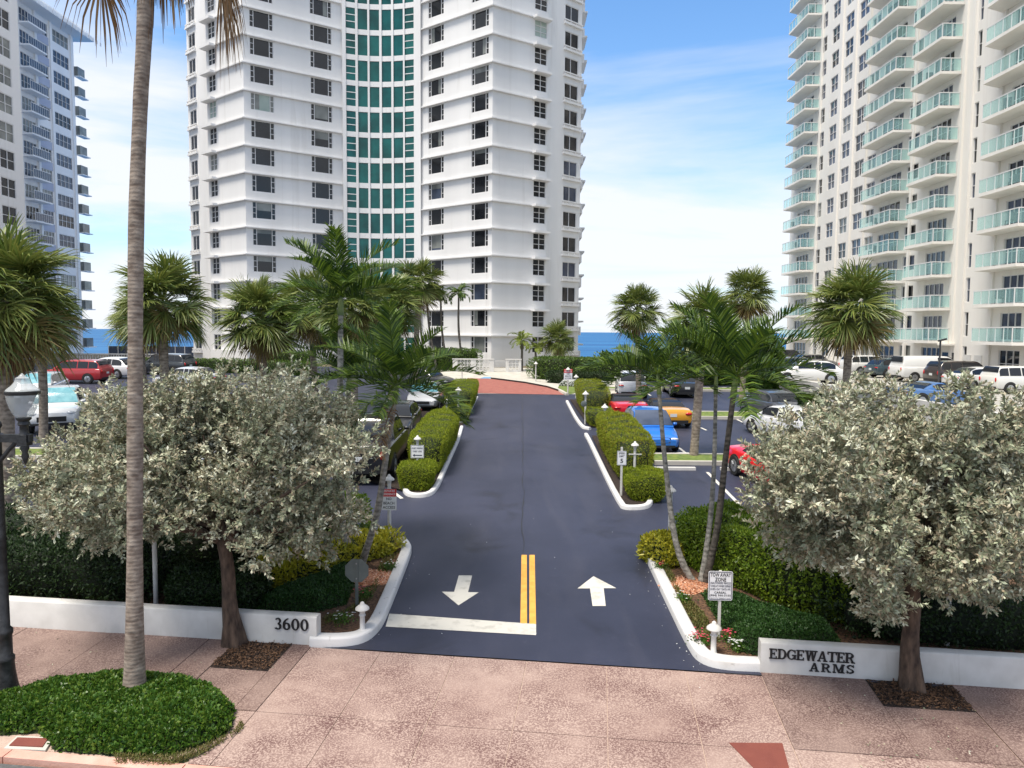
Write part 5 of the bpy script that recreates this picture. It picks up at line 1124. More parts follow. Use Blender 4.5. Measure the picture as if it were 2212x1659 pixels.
mound([G(*p) for p in ((-120, 1545), (0, 1522), (110, 1492), (200, 1478), (300, 1473), (400, 1482), (470, 1500), (508, 1540), (495, 1585), (430, 1615), (350, 1636), (240, 1632), (120, 1622), (85, 1583), (0, 1588), (-120, 1590))], .26, 'cover_leaf', 'glossy green ground cover circle round the foot of the tall palm', n=30000, leaf=(.06, .042), lump=.035)
mound([G(*p) for p in ((250, 1634), (360, 1640), (430, 1620), (500, 1590), (520, 1560), (528, 1575), (440, 1632), (375, 1655), (250, 1652))], .03, 'weedy_leaf', 'thin yellow grass at the edge of the ground cover circle', n=5000, leaf=(.05, .012), edge=.1, lump=.01, name='grass', cat='grass')
mound([G(*p) for p in ((540, 1325), (600, 1290), (700, 1255), (765, 1225), (770, 1275), (750, 1318), (690, 1334), (560, 1340))], .30, 'cover_dark', 'dark green low mound behind the 3600 wall end', n=18000, leaf=(.045, .025), lump=.03)
mound([G(*p) for p in ((1510, 1290), (1560, 1300), (1640, 1330), (1800, 1380), (1830, 1420), (1640, 1432), (1590, 1420), (1545, 1350))], .38, 'cover_dark', 'dark green low mound behind the EDGEWATER ARMS wall end', n=24000, leaf=(.045, .025), lump=.03)
mound([G(*p) for p in ((700, 1370), (740, 1338), (790, 1330), (835, 1250), (868, 1200), (850, 1190), (820, 1220), (790, 1290), (745, 1325), (690, 1345))], .07, 'weedy_leaf', 'weedy flower patch inside the left kerb', n=6500, leaf=(.06, .02), edge=.12, lump=.03)
mound([G(*p) for p in ((1415, 1215), (1450, 1235), (1475, 1290), (1520, 1330), (1560, 1400), (1520, 1405), (1470, 1320), (1425, 1240))], .10, 'weedy_leaf', 'weedy flower patch inside the right kerb', n=6500, leaf=(.06, .02), edge=.12, lump=.03)
def flowers(px, py, rad, n, m, label, nl=260):
    c = G(px, py, .09); root = empty('flowering_plant', c, label, 'flower', 'low bedding flowers in the front beds')
    X = RNG.normal(size=(nl, 2))*rad*.5; Pt = np.concatenate([X, RNG.uniform(0, .14, (nl, 1))], 1); V, Q = leaves(Pt, RNG.normal(size=Pt.shape)*.6+np.array([0, 0, .6]), .05, .024); addobj('leaves', fastmesh('leaves', V, Q, M['cover_leaf']), root)
    Vs = []; 
    for i in range(n):
        a = RNG.normal(size=2)*rad*.55; z = .13+RNG.random()*.07
        for k in range(5):
            an = k*1.2566; d = np.array([math.cos(an), math.sin(an), .15]); s = np.array([-math.sin(an), math.cos(an), 0]); o = np.array([a[0], a[1], z]); Vs += [o, o+d*.014+s*.009, o+d*.024, o+d*.014-s*.009]
    addobj('blossoms', fastmesh('blossoms', Vs, np.arange(len(Vs)).reshape(-1, 4), M[m]), root)
for a in ((1513, 1392, .17, 30, 'petal_red', 'coral red flowers at the foot of the right bollard lamp'), (1590, 1405, .12, 22, 'petal_white', 'white flowers right of the right bollard lamp'), (1575, 1385, .15, 26, 'petal_red', 'pink flowers behind the white ones by the right bollard lamp'),
          (1475, 1300, .15, 10, 'petal_white', 'white flowers in the right bed halfway up the kerb'), (1425, 1232, .12, 10, 'petal_red', 'red flowers in the right bed under the croton'), (790, 1290, .15, 12, 'petal_red', 'red flowers in the left bed below the stop sign back'), (842, 1232, .16, 10, 'petal_white', 'white flowers in the left bed near the croton'), (740, 1345, .2, 14, 'petal_white', 'sparse white flowers by the end of the 3600 wall')): flowers(*a)
mound([(3.4, 54.3), (6.4, 52.6), (7.2, 53.6), (4.2, 55.4)], .35, 'petal_white', 'white flower bed in front of the low dark hedge', n=2500, leaf=(.09, .07), edge=.3, name='flower_bed', cat='flower bed')
hedge([P(1735, 845, 33)[:2], P(1775, 850, 33)[:2]], 1.4, 1.9, 'hedge_dark', 'dark shrub with coral flowers by the white retaining wall', n=3000, leaf=(.2, .1), lump=.2, p=2.6, name='shrub', cat='shrub')
# bark chip rings at the palm feet
for (px, py, lab) in ((1480, 1274, 'red bark chip ring at the foot of the three right feather palms'), (802, 1256, 'red bark chip ring at the foot of the left feather palms')):
    c = G(px, py); mb = MB(); n_ = 22
    ring = [(c.x+.55*math.cos(k*6.283/n_)*random.uniform(.9, 1.1), c.y+.5*math.sin(k*6.283/n_)*random.uniform(.9, 1.1)) for k in range(n_)]
    for k in range(n_): a, b2 = ring[k], ring[(k+1) % n_]; mb.add([(c.x, c.y, c.z+.17), (a[0], a[1], SL*a[1]+.085), (b2[0], b2[1], SL*b2[1]+.085)], [(0, 1, 2)])
    o = struct('bark_chips', mb.mesh('bark_chips', M['woodchip']), lab)
    X = RNG.uniform(-1, 1, (900, 2)); X = X[(X**2).sum(1) < 1]*np.array([.53, .48]); rr_ = np.sqrt((X**2).sum(1))/.55; Pt = np.stack([c.x+X[:, 0], c.y+X[:, 1], SL*(c.y+X[:, 1])+.175-.085*rr_], 1)
    D = RNG.normal(size=Pt.shape)*np.array([1, 1, .25]); V, Q = leaves(Pt, D, .055, .028, .1); addobj('chips', fastmesh('chips', V, Q, M['woodchip']), o)
# loose bark in the tree pits
for (u0, u1, v1, lab) in ((pit[0], pit[1], .92, 'loose dark bark in the tree pit by the 3600 wall'), (pitr[0], pitr[1], .72, 'loose dark bark in the tree pit by the lettered wall')):
    nb_ = 1500; Pt = np.array([tuple(sp(u, v, .012+.03*random.random())) for u, v in zip(RNG.uniform(u0+.02, u1-.02, nb_), RNG.uniform(.02, v1-.02, nb_))])
    V, Q = leaves(Pt, RNG.normal(size=Pt.shape)*np.array([1, 1, .35]), .05*RNG.uniform(.5, 1.5, nb_), .022, .15); tag(addobj('bark_litter', fastmesh('bark_litter', V, Q, M['mulch'])), lab, 'bark', None, 'stuff')
# fallen leaves on the pavement
V, Q = leaves(np.array([tuple(sp(u, v, .012)) for u, v in zip(np.concatenate([RNG.uniform(4.5, 9, 170), RNG.uniform(-9, -4, 90)]), RNG.uniform(.1, 2.9, 260))]), RNG.normal(size=(260, 3))*np.array([1, 1, .08]), .045, .018, .1)
q = [G(x_, y_, .012) for x_, y_ in ((1432, 1300), (1488, 1420), (1400, 1230), (878, 1230), (845, 1340))]
Xp = np.concatenate([np.array(tuple(p_))+RNG.normal(size=(14, 3))*np.array([.22, .6, 0]) for p_ in q]+[np.stack([RNG.uniform(-2, 3, 14), RNG.uniform(12.5, 22, 14), np.zeros(14)], 1)]); Xp[:, 2] = SL*Xp[:, 1]+.012
V2, Q2_ = leaves(Xp, RNG.normal(size=Xp.shape)*np.array([1, 1, .08]), .028, .016, .1); tag(addobj('leaf_litter', fastmesh('leaf_litter', V2, Q2_, M['petal_white'])), 'pale petals and grit scattered along the driveway kerbs', 'leaves', None, 'stuff')
o = addobj('leaf_litter', fastmesh('leaf_litter', V, Q, M['silver_leaf'])); tag(o, 'small fallen silver leaves scattered on the sidewalk', 'leaves', None, 'stuff')
# ================================================================== CARS
def loft(secs, caps=True):
    mb = MB(); k = len(secs[0]); vs = [v for s in secs for v in s]
    fs = [(i*k+j, (i+1)*k+j, (i+1)*k+(j+1) % k, i*k+(j+1) % k) for i in range(len(secs)-1) for j in range(k)]
    if caps: fs += [tuple(range(k)), tuple(range((len(secs)-1)*k, len(secs)*k))[::-1]]
    mb.add(vs, fs); return mb
CARS = {   # lower body stations (x from the tail, bottom, top, half width share), cabin (tail base, roof rear, roof front, screen base), heights
 'sedan': dict(L=4.75, W=1.84, st=[(0, .42, .78, .80), (.06, .30, .96, .90), (.5, .22, 1.02, .98), (1.0, .20, 1.0, 1), (2.4, .19, .95, 1), (3.3, .20, .93, 1), (4.0, .22, .84, .97), (4.5, .27, .72, .90), (4.72, .36, .60, .76)], cab=(.62, 1.45, 2.75, 3.55), zb=.95, zr=1.44, r=.33, wb=(.95, 3.80)),
 'suv': dict(L=4.75, W=1.92, st=[(0, .48, .95, .86), (.05, .34, 1.10, .94), (.4, .26, 1.12, 1), (1.2, .24, 1.10, 1), (2.6, .24, 1.07, 1), (3.5, .25, 1.04, 1), (4.2, .27, .95, .97), (4.58, .33, .82, .90), (4.72, .45, .66, .78)], cab=(.08, .50, 2.70, 3.55), zb=1.08, zr=1.70, r=.37, wb=(.95, 3.80)),
 'cross': dict(L=4.72, W=1.90, st=[(0, .45, .85, .84), (.06, .30, 1.02, .93), (.5, .24, 1.06, 1), (1.2, .22, 1.02, 1), (2.6, .22, .99, 1), (3.4, .22, .96, 1), (4.1, .24, .87, .97), (4.5, .28, .74, .90), (4.70, .36, .58, .74)], cab=(.20, 1.10, 2.60, 3.60), zb=1.0, zr=1.60, r=.37, wb=(.92, 3.85)),
 'boxy': dict(L=4.2, W=1.84, st=[(0, .44, .95, .88), (.05, .30, 1.04, .95), (.4, .25, 1.06, 1), (2.4, .24, 1.03, 1), (3.2, .25, 1.0, 1), (3.9, .28, .86, .95), (4.15, .38, .66, .80)], cab=(.06, .32, 2.45, 3.10), zb=1.02, zr=1.64, r=.34, wb=(.78, 3.35)),
 'sport': dict(L=4.5, W=1.95, st=[(0, .42, .80, .82), (.06, .26, .90, .93), (.6, .17, .93, 1), (1.4, .15, .90, .99), (2.4, .15, .80, .97), (3.2, .16, .80, 1), (3.8, .17, .70, .97), (4.3, .20, .54, .86), (4.48, .28, .42, .66)], cab=(.95, 1.75, 2.25, 3.05), zb=.82, zr=1.20, r=.35, wb=(.85, 3.55)),
 'van': dict(L=5.1, W=1.95, st=[(0, .50, 1.05, .93), (.05, .36, 1.16, .97), (.5, .30, 1.18, 1), (3.2, .30, 1.15, 1), (4.2, .30, 1.08, 1), (4.8, .34, .94, .95), (5.07, .46, .72, .82)], cab=(.06, .22, 3.55, 4.45), zb=1.14, zr=1.92, r=.36, wb=(.95, 4.10)),
 'pickup': dict(L=5.7, W=2.05, st=[(0, .58, 1.05, .93), (.05, .46, 1.20, .97), (.4, .38, 1.22, 1), (2.1, .36, 1.22, 1), (3.4, .36, 1.20, 1), (4.5, .36, 1.18, 1), (5.3, .40, 1.10, .97), (5.6, .44, .95, .92), (5.68, .55, .75, .85)], cab=(1.85, 2.05, 3.45, 4.25), zb=1.20, zr=1.90, r=.42, wb=(1.15, 4.70)),
}
_paint = {}
def paintmat(c):
    if c not in _paint: _paint[c] = mat('car_paint', c, rough=.28, coat=.8)
    return _paint[c]
_wheels = {}
def wheel_meshes(r):
    if r not in _wheels:
        t = MB(); t.lathe([(r*.62, -.10), (r*.93, -.105), (r, -.07), (r, .07), (r*.93, .105), (r*.62, .10)], (0, 0, 0), 20); rm = MB(); rm.lathe([(r*.12, .085), (r*.15, .10), (r*.60, .103), (r*.645, .09), (r*.645, -.06)], (0, 0, 0), 20)
        for k in range(5):
            a = k*1.2566; rm.box((math.cos(a)*r*.36, math.sin(a)*r*.36, .104), (r*.5, r*.13, .02), Matrix.Rotation(a, 3, 'Z'))
        _wheels[r] = (t.mesh('tyre', M['tyre'], 40), rm.mesh('rim', M['rim'], 40))
    return _wheels[r]
CARS['lowcross'] = dict(CARS['sedan'], zr=1.55, W=1.88, r=.36)
def car(kind, loc, ang, color, label, roof=None, shade=False, grille=True, name='parked_car', cat='car', group='cars parked in the lots', plate=True, glass='car_glass', flat=False, detail=True, tail=None):
    c = CARS[kind]; L, hw = c['L'], c['W']/2; x0 = -L/2
    Rm = (Matrix.Rotation(0 if flat else math.atan(SL), 4, 'X') @ Matrix.Rotation(R(ang), 4, 'Z'))
    root = empty(name, loc, label, cat, group, Rm.to_euler()); pm = paintmat(color); rm = M[roof] if roof else pm
    secs = []
    def belt(x):
        s = c['st']; 
        for a, b in zip(s, s[1:]):
            if a[0] <= x <= b[0]: t = (x-a[0])/(b[0]-a[0]); return a[2]+(b[2]-a[2])*t, (a[3]+(b[3]-a[3])*t)*hw, a[1]+(b[1]-a[1])*t
        return s[-1][2], s[-1][3]*hw, s[-1][1]
    xs = sorted({s[0] for s in c['st']} | {i*L/22 for i in range(1, 22) if .1 < i*L/22 < L-.1})
    for x in xs:
        zt, w, zb = belt(x); h = zt-zb
        half = [(w*.80, zb), (w*.95, zb+h*.08), (w*.985, zb+h*.25), (w, zb+h*.52), (w*.985, zb+h*.74), (w*.945, zb+h*.92), (w*.86, zt-.005), (w*.55, zt+.018)]
        secs.append([(x+x0, y, z) for y, z in half]+[(x+x0, 0, zt+.03)]+[(x+x0, -y, z) for y, z in half[::-1]]+[(x+x0, 0, zb)])
    loft(secs).build('body', pm, root, 38, world=False)
    ca, cb, cc_, cd = c['cab']; zb, zr = c['zb'], c['zr']
    def top(x):
        if x <= cb: t = (x-ca)/(cb-ca); return zb+(zr-.04-zb)*math.sin(t*math.pi/2)**.9
        if x >= cc_: t = (cd-x)/(cd-cc_); return zb+(zr-.02-zb)*math.sin(t*math.pi/2)**1.05
        t = (x-cb)/(cc_-cb); return zr-.04+.02*t+.035*math.sin(t*math.pi)
    def cabw(x, v):       # half width of the cabin side at height share v
        _, w, _ = belt(min(max(x, .3), L-.3)); h = (top(x)-zb)/(zr-zb); return w*(.90-.20*v*h)
    secs = []; N_ = 20
    for i in range(N_+1):
        x = ca+(cd-ca)*i/N_; t = max(top(x), zb+.002); w0, w1 = cabw(x, 0), cabw(x, 1); e = min(.07, (t-zb)*.3)
        half = [(w0, zb-.06), (w0, zb), (w0+(w1-w0)*.5, zb+(t-zb)*.5), (w1, t-e), (w1-e*.9, t-e*.15), (w1*.5, t+.012)]
        secs.append([(x+x0, y, z) for y, z in half]+[(x+x0, 0, t+.018)]+[(x+x0, -y, z) for y, z in half[::-1]])
    loft(secs).build('cabin', rm, root, 38, world=False)
    def screen(xa, xb, nm, m, ua=.06, ub=.93):
        mb = MB(); g = 5; vs = []
        for i in range(g+1):
            t = ua+(ub-ua)*i/g; x = xa+(xb-xa)*t; z = top(x); w = cabw(x, 1)*.975
            for j in range(7): u = -1+2*j/6; vs.append((x+x0+(.012 if xa > xb else -.012), w*u, z+.022-.012*u*u*u*u))
        mb.add(vs, [(i*7+j, i*7+j+1, (i+1)*7+j+1, (i+1)*7+j) for i in range(g) for j in range(6)]); return mb.build(nm, m, root, 60, world=False)
    screen(cd, cc_, 'windshield', M['sunshade' if shade else glass])
    if kind not in ('pickup', ): screen(ca, cb, 'rear_window', M[glass], .25 if kind in ('suv', 'boxy', 'van') else .08, .86)
    cuts = {'sport': [(cb+.0, cc_+.45)], 'pickup': [(cb+.05, cb+.72), (cb+.80, cc_+.42)], 'van': [(cc_-.75, cc_+.42)]}.get(kind) or [(ca+(cb-ca)*.45, cb+.42), (cb+.48, (cb+cc_)/2+.12), ((cb+cc_)/2+.19, cc_+.50)]
    for sg in (-1, 1):
        for a, b in cuts:
            mb = MB(); vs = []; g = 6
            for i in range(g+1):
                x = a+(b-a)*i/g
                for v in (.10, .5, .86):
                    z = zb+(top(x)-zb)*v; w = cabw(x, 0)+(cabw(x, 1)-cabw(x, 0))*v; vs.append((x+x0, sg*(w+.010), z))
            mb.add(vs, [(i*3+j, (i+1)*3+j, (i+1)*3+j+1, i*3+j+1) for i in range(g) for j in range(2)]); mb.build('side_window', M[glass], root, 60, world=False)
        for wx in c['wb']:
            r = c['r']; zt, w, z0 = belt(wx); mb = MB(); n = 14; yy = sg*(w+.004)
            pts = [(wx+x0+1.15*r*math.cos(math.pi*k/n), yy, r+1.15*r*math.sin(math.pi*k/n)) for k in range(n+1)]+[(wx+x0-1.15*r, yy, z0), (wx+x0+1.15*r, yy, z0)]
            back = [(p[0], sg*(w-.12), p[2]) for p in pts]; k = len(pts); mb.add(pts+back, [tuple(range(k)), tuple(range(2*k-1, k-1, -1))]+[(i, (i+1) % k, k+(i+1) % k, k+i) for i in range(k)]); mb.build('wheel_arch', M['trim_black'], root, world=False)
            ty, ri = wheel_meshes(r); mw = Matrix.Translation((wx+x0, sg*(w-.075), r)) @ Matrix.Rotation(R(-90*sg), 4, 'X')
            o = addobj('wheel', ty, root, mw=mw); addobj('rim', ri, o)
        # lamps
        _, wf, zf = belt(L-.22); zt_ = belt(L-.3)[0]
        mb = MB(); mb.lathe([(.02, -.05), (.8, -.03), (1, 0), (.8, .03), (.02, .05)], (0, 0, 0), 12); mb.v = [(v[2]*2.4+L-.17+x0, sg*(wf*.74)+v[0]*.20, belt(L-.17)[0]-.045+v[1]*(.05 if kind != 'pickup' else .10)) for v in mb.v]; mb.build('headlight', M['lamp_clear'], root, 60, world=False)
        _, wr, zrr = belt(.08); zt_ = belt(.10)[0]; th = tail or (.055 if kind in ('sedan', 'cross', 'sport') else .16)
        mb = MB(); mb.lathe([(.02, -.05), (.8, -.03), (1, 0), (.8, .03), (.02, .05)], (0, 0, 0), 12); mb.v = [(v[2]*2.2+.05+x0, sg*(wr*.80)+v[0]*(.19 if th < .1 else .085), zt_-.16-th*.3+v[1]*th) for v in mb.v]; mb.build('tail_lamp', M['lamp_red'], root, 60, world=False)
        if detail: xm = cd-.35; w = cabw(xm, 0); mb = MB(); mb.lathe([(.01, -.09), (.06, -.07), (.075, 0), (.06, .07), (.01, .09)], (0, 0, 0), 10); mb.v = [(v[0]+xm+x0, sg*(w+.11)+v[2], zb+.07+v[1]*.9) for v in mb.v]; mb.build('mirror', pm, root, 60, world=False)
    zt, w, z0 = belt(L-.06)
    if grille: mb = MB(); mb.bx(L+x0-.10, L+x0+.004, -w*.62, w*.62, z0+.10, zt-.03 if kind != 'sedan' else zt-.02); mb.build('grille', M['trim_black'], root, world=False)
    mb = MB(); mb.bx(L+x0-.28, L+x0-.005, -w*.9, w*.9, z0-.05, z0+.045); mb.build('front_bumper', M['trim_black'], root, world=False)
    zt, w, z0 = belt(.03); mb = MB(); mb.bx(x0-.004, x0+.2, -w*.85, w*.85, z0-.10, z0+.07); mb.build('rear_bumper', M['trim_black'], root, world=False)
    if plate: mb = MB(); zz = (z0+zt)/2; mb.bx(x0-.014, x0+.02, -.16, .16, zz-.02, zz+.13); mb.build('plate', M['plate'], root, world=False)
    return root, c
def on(x, y, z=None): return Vector((x, y, SL*y if z is None else z))
blue, c_ = car('lowcross', on(5.78, 31.25), -90, (.012, .15, .56), 'bright blue crossover parked nose out beside the long clipped hedge', grille=False, glass='glass_blue')  # reflection in the windows is put into the bluish glass colour
mb = MB(); 
for k in range(24):
    a0, a1 = k*math.pi/12, (k+1)*math.pi/12
    f_ = lambda a, s: (2.385-.05*abs(math.cos(a))**3, math.copysign(abs(math.cos(a))**.45, math.cos(a))*.50*s, .60+math.copysign(abs(math.sin(a))**.5, math.sin(a))*.12*s)
    mb.quad(f_(a0, 1), f_(a1, 1), f_(a1, .9), f_(a0, .9))
mb.build('grille_ring', M['trim_black'], blue, world=False)
car('sport', on(G(1452, 926).x, G(1452, 926).y+2.2), 91, (.75, .34, .012), 'yellow mid engined sports car seen from behind with its black top up', roof='soft_top', tail=.09)
car('sport', on(6.05, 40.0-.4), 91, (.58, .012, .03), 'red convertible with black soft top seen from behind over the hedge', roof='soft_top')
car('sedan', on(13.9, 39.6), 97, (.055, .06, .075), 'dark grey sedan with red tail lamps behind the feather palms on the right')
car('sedan', on(12.5, 33.2), 112, (0.616, 0.625, 0.651), 'white sedan half hidden by the right buttonwood below the dark grey sedan')
car('sport', on(8.95, 24.3), -80, (.68, .012, .02), 'red sports car parked nose out, half hidden by the right buttonwood', roof='soft_top', grille=False)
car('cross', on(7.9, 50.2-1.0), 84, (0.634, 0.634, 0.642), 'white car parked behind the far right hedge under the palm fronds')
car('sedan', on(11.3, 49.6), 88, (.02, .02, .022), 'black car right of the white one behind the far right hedge')
car('pickup', on(-4.95, 26.4), 90, (.010, .010, .012), 'black pickup truck seen from behind under the left feather palms', name='pickup_truck', cat='pickup')
car('sedan', on(-5.2, 33.4), -90, (.012, .012, .013), 'black sedan facing the street beyond the black pickup')
car('sedan', on(-4.95, 42.6), -90, (.45, .46, .48), 'silver sedan with a pale blue sunshade left of the driveway hedge', shade=True)
car('sedan', on(-6.3, 52.2), -25, (.012, .012, .014), 'black sedan parked crosswise near the forecourt')
car('pickup', on(-21.4, 35.0), -66, (0.634, 0.642, 0.651), 'white pickup truck with blue sunshade beside the lamp globe', shade=True, name='pickup_truck', cat='pickup')
car('suv', on(-26.3, 34.6), -66, (0.616, 0.625, 0.634), 'white sport utility at the left edge behind the lamp globe')
car('cross', on(-28.5, 44.8), -74, (0.651, 0.651, 0.660), 'white crossover parked before the red one on the left', shade=True)
car('cross', on(-33.2, 46.0), -74, (0.616, 0.625, 0.642), 'white crossover cut off behind the trunk of the big left palm')
car('suv', on(-32.0, 54.3), 178, (.36, .018, .022), 'dark red sport utility parked sideways on the left')
car('cross', on(-31.6, 58.3), 165, (0.634, 0.634, 0.642), 'white crossover just behind the dark red one')
car('suv', on(-28.8, 61.5), 168, (.03, .035, .04), 'dark sport utility furthest back on the left')
car('sedan', on(-22.5, 51.5), 170, (.45, .47, .5), 'silver sedan behind the left buttonwood crown', detail=False)
car('sedan', on(-8.3, 21.8), 0, (.28, .31, .38), 'pale blue grey sedan glimpsed behind the hedge under the left buttonwood', detail=False)
lotR = 'cars parked on the concrete lot'
def rc(*a, **k): return car(*a, flat=True, group=lotR, **k)
rc('cross', on(21.0, 52.8, ZR), 172, (0.634, 0.625, 0.607), 'white crossover nearest the white retaining wall, facing left')
rc('cross', on(22.4, 60.2, ZR), 176, (.06, .065, .075), 'dark crossover with roof rails behind the white one facing left')
rc('sedan', on(30.4, 75, ZR), 4, (.16, .155, .15), 'grey brown sedan seen side on at the far end of the concrete lot')
rc('suv', on(31.2, 84, ZR), 12, (.012, .012, .014), 'black sport utility furthest back by the cream tower')
rc('suv', on(30.7, 63.6, ZR), 8, (0.634, 0.625, 0.607), 'white sport utility with dark windows by the cream tower')
rc('cross', on(31.2, 60.0, ZR), 8, (.03, .055, .07), 'dark teal crossover left of the white van')
rc('van', on(31.0, 55.2, ZR), 4, (0.651, 0.642, 0.625), 'white panel van parked nose in to the cream tower', name='panel_van', cat='van')
rc('suv', on(31.3, 51.4, ZR), 6, (.035, .025, .022), 'black brown sport utility right of the white van')
rc('sedan', on(30.4, 47.6, ZR), 4, (0.651, 0.651, 0.642), 'white sedan with red tail lamp right of the dark sport utility')
rc('boxy', on(30.9, 44.9, ZR), 3, (0.642, 0.625, 0.581), 'cream boxy hatchback with a black rear window at the right edge')
rc('sport', on(20.6, 36.2, ZR), 12, (.05, .14, .34), 'low blue car almost hidden behind the crown of the right buttonwood')
# ================================================================== SIGNS AND LAMPS
def text_mesh(s, m, w=None, h=None):
    cu = bpy.data.curves.new('lettering', 'FONT'); cu.body = s; cu.align_x = 'CENTER'; cu.size = 1; cu.resolution_u = 2; cu.offset = .018
    o = bpy.data.objects.new('tmp', cu); COL.objects.link(o); dg = bpy.context.evaluated_depsgraph_get(); me = bpy.data.meshes.new_from_object(o.evaluated_get(dg)); bpy.data.objects.remove(o)
    co = np.empty(len(me.vertices)*3, np.float32); me.vertices.foreach_get('co', co); co = co.reshape(-1, 3); lo, hi = co.min(0), co.max(0)
    sx = w/(hi[0]-lo[0]); sy = h/(hi[1]-lo[1]) if h else sx
    out = np.stack([(co[:, 0]-(lo[0]+hi[0])/2)*sx, np.zeros(len(co)), (co[:, 1]-lo[1])*sy], 1).astype(np.float32); me.vertices.foreach_set('co', out.ravel()); me.update(); me.materials.clear(); me.materials.append(m); me.name = 'lettering'; return me
def panel(w, h, r, m, name, t=.004, n=5):
    pts = []
    for cx_, cz_, a0 in ((w/2-r, h-r, 0), (-w/2+r, h-r, 90), (-w/2+r, r, 180), (w/2-r, r, 270)):
        for k in range(n+1): a = R(a0+90*k/n); pts.append((cx_+r*math.cos(a), cz_+r*math.sin(a)))
    mb = MB(); k = len(pts); mb.add([(p[0], -t/2, p[1]) for p in pts]+[(p[0], t/2, p[1]) for p in pts], [tuple(range(k)), tuple(range(2*k-1, k-1, -1))]+[(i, k+i, k+(i+1) % k, (i+1) % k) for i in range(k)]); return mb.mesh(name, m)
def border(w, h, r, th, m, n=5):
    A_ = []; B_ = []
    for cx_, cz_, a0 in ((w/2-r, h-r, 0), (-w/2+r, h-r, 90), (-w/2+r, r, 180), (w/2-r, r, 270)):
        for k in range(n+1): a = R(a0+90*k/n); A_.append((cx_+r*math.cos(a), 0, cz_+r*math.sin(a))); B_.append((cx_+(r-th)*math.cos(a), 0, cz_+(r-th)*math.sin(a)))
    k = len(A_); mb = MB(); mb.add(A_+B_, [(i, (i+1) % k, k+(i+1) % k, k+i) for i in range(k)]); return mb.mesh('border', m)
def sign(base, zc, w, h, label, lines, post=.03, rot=0., bcol=None, top_red=None, ptop=.0, post_m='white_paint', arrow=False):
    # zc: height of the panel's lower edge above the base; lines: (text, lower edge, height, width, material)
    root = empty('street_sign', base, label, 'sign', None, (0, 0, rot))
    mb = MB(); mb.bx(-post, post, .006, .006+post*2, -.1, zc+h+ptop); mb.build('post', M[post_m], root, world=False)
    p = addobj('panel', panel(w, h, min(w, h)*.08, M['sign_white'], 'panel'), root, (0, 0, zc))
    if top_red: mb = MB(); mb.bx(-w/2, w/2, -.0042, -.003, h*(1-top_red), h); mb.build('red_band', M['sign_red'], p, world=False)
    if bcol: addobj('border', border(w*.95, h*.96, min(w, h)*.07, .012 if w > .3 else .008, M[bcol]), p, (0, -.0035, h*.02))
    for s, z, hh, ww, m in lines: addobj('lettering', text_mesh(s, M[m], ww*w, hh*h), p, (0, -.0055, z*h))
    if arrow:
        mb = MB(); mb.add([(x*w, -.0055, z*h) for x, z in ((-.36, .22), (-.22, .32), (-.22, .25), (.36, .25), (.36, .19), (-.22, .19), (-.22, .12))], [(0, 2, 1), (0, 6, 5), (0, 5, 2), (2, 5, 4, 3)]); mb.build('arrow', M['lettering_blue'], p, world=False)
    return root
Bk, Bl = 'lettering_black', 'lettering_blue'
b = G(1553, 1383, .05); s_ = b.y/FPX
sign(b, P(1553, 1297, b.y).z-b.z, 53*s_, 66*s_, 'white TOW AWAY ZONE sign with small black print', [('TOW AWAY', .81, .135, .84, Bk), ('ZONE', .65, .135, .46, Bk), ('UNAUTHORIZED VEHICLES', .56, .075, .84, Bl), ('TOWED AT OWNERS EXPENSE', .455, .075, .84, Bl), ('24 HRS A DAY 7 DAYS A WK', .35, .075, .84, Bl), ('CARSAL', .235, .075, .50, Bk), ('(954) 566-5155', .125, .085, .86, Bk), ('4015 N E 5TH TERRACE FT LAUD', .06, .035, .82, Bl)], .022, -.05, 'lettering_blue')
b = G(838, 1160, .05); b.y = 18.0; b = gp(P(841, 1100, 18).x, 18, .05); s_ = 18/FPX
def hatlamp(root, x, y, z, s=1.0, world=False):
    mb = MB(); mb.lathe([(.045*s, 0), (.055*s, .05*s), (.06*s, .09*s), (.05*s, .10*s)], (x, y, z), 12); mb.build('lamp_neck', M['white_paint'], root, 60, world=world)
    mb = MB(); mb.lathe([(.13*s, .095*s), (.125*s, .125*s), (.07*s, .17*s), (.045*s, .185*s), (.042*s, .20*s), (.03*s, .225*s), (.005*s, .24*s)], (x, y, z), 16); mb.build('lamp_hat', M['white_paint'], root, 60, world=world)
def path_lamp(x, y, h, label, s=1.0, r=.035, cross=None, group='white path lamps', h0=0., fluted=False, cat='lamp', name='path_lamp'):
    root = empty(name, gp(x, y, h0), label, cat, group)
    mb = MB(); 
    if fluted: mb.lathe([(r*1.25, -.05), (r*1.25, .04), (r, .06), (r*.95, h-.28*s), (r*1.3, h-.26*s), (r*1.1, h-.235*s)], (0, 0, 0), 14)
    else: mb.tube([(0, 0, -.1), (0, 0, h-.235*s)], r, 10)
    mb.build('post', M['white_paint'], root, 60, world=False); hatlamp(root, 0, 0, h-.24*s, s)
    if cross: mb = MB(); mb.bx(-cross, cross, -.012-r, .012-r, h-.42, h-.39); mb.build('cross_bar', M['white_paint'], root, world=False)
    return root
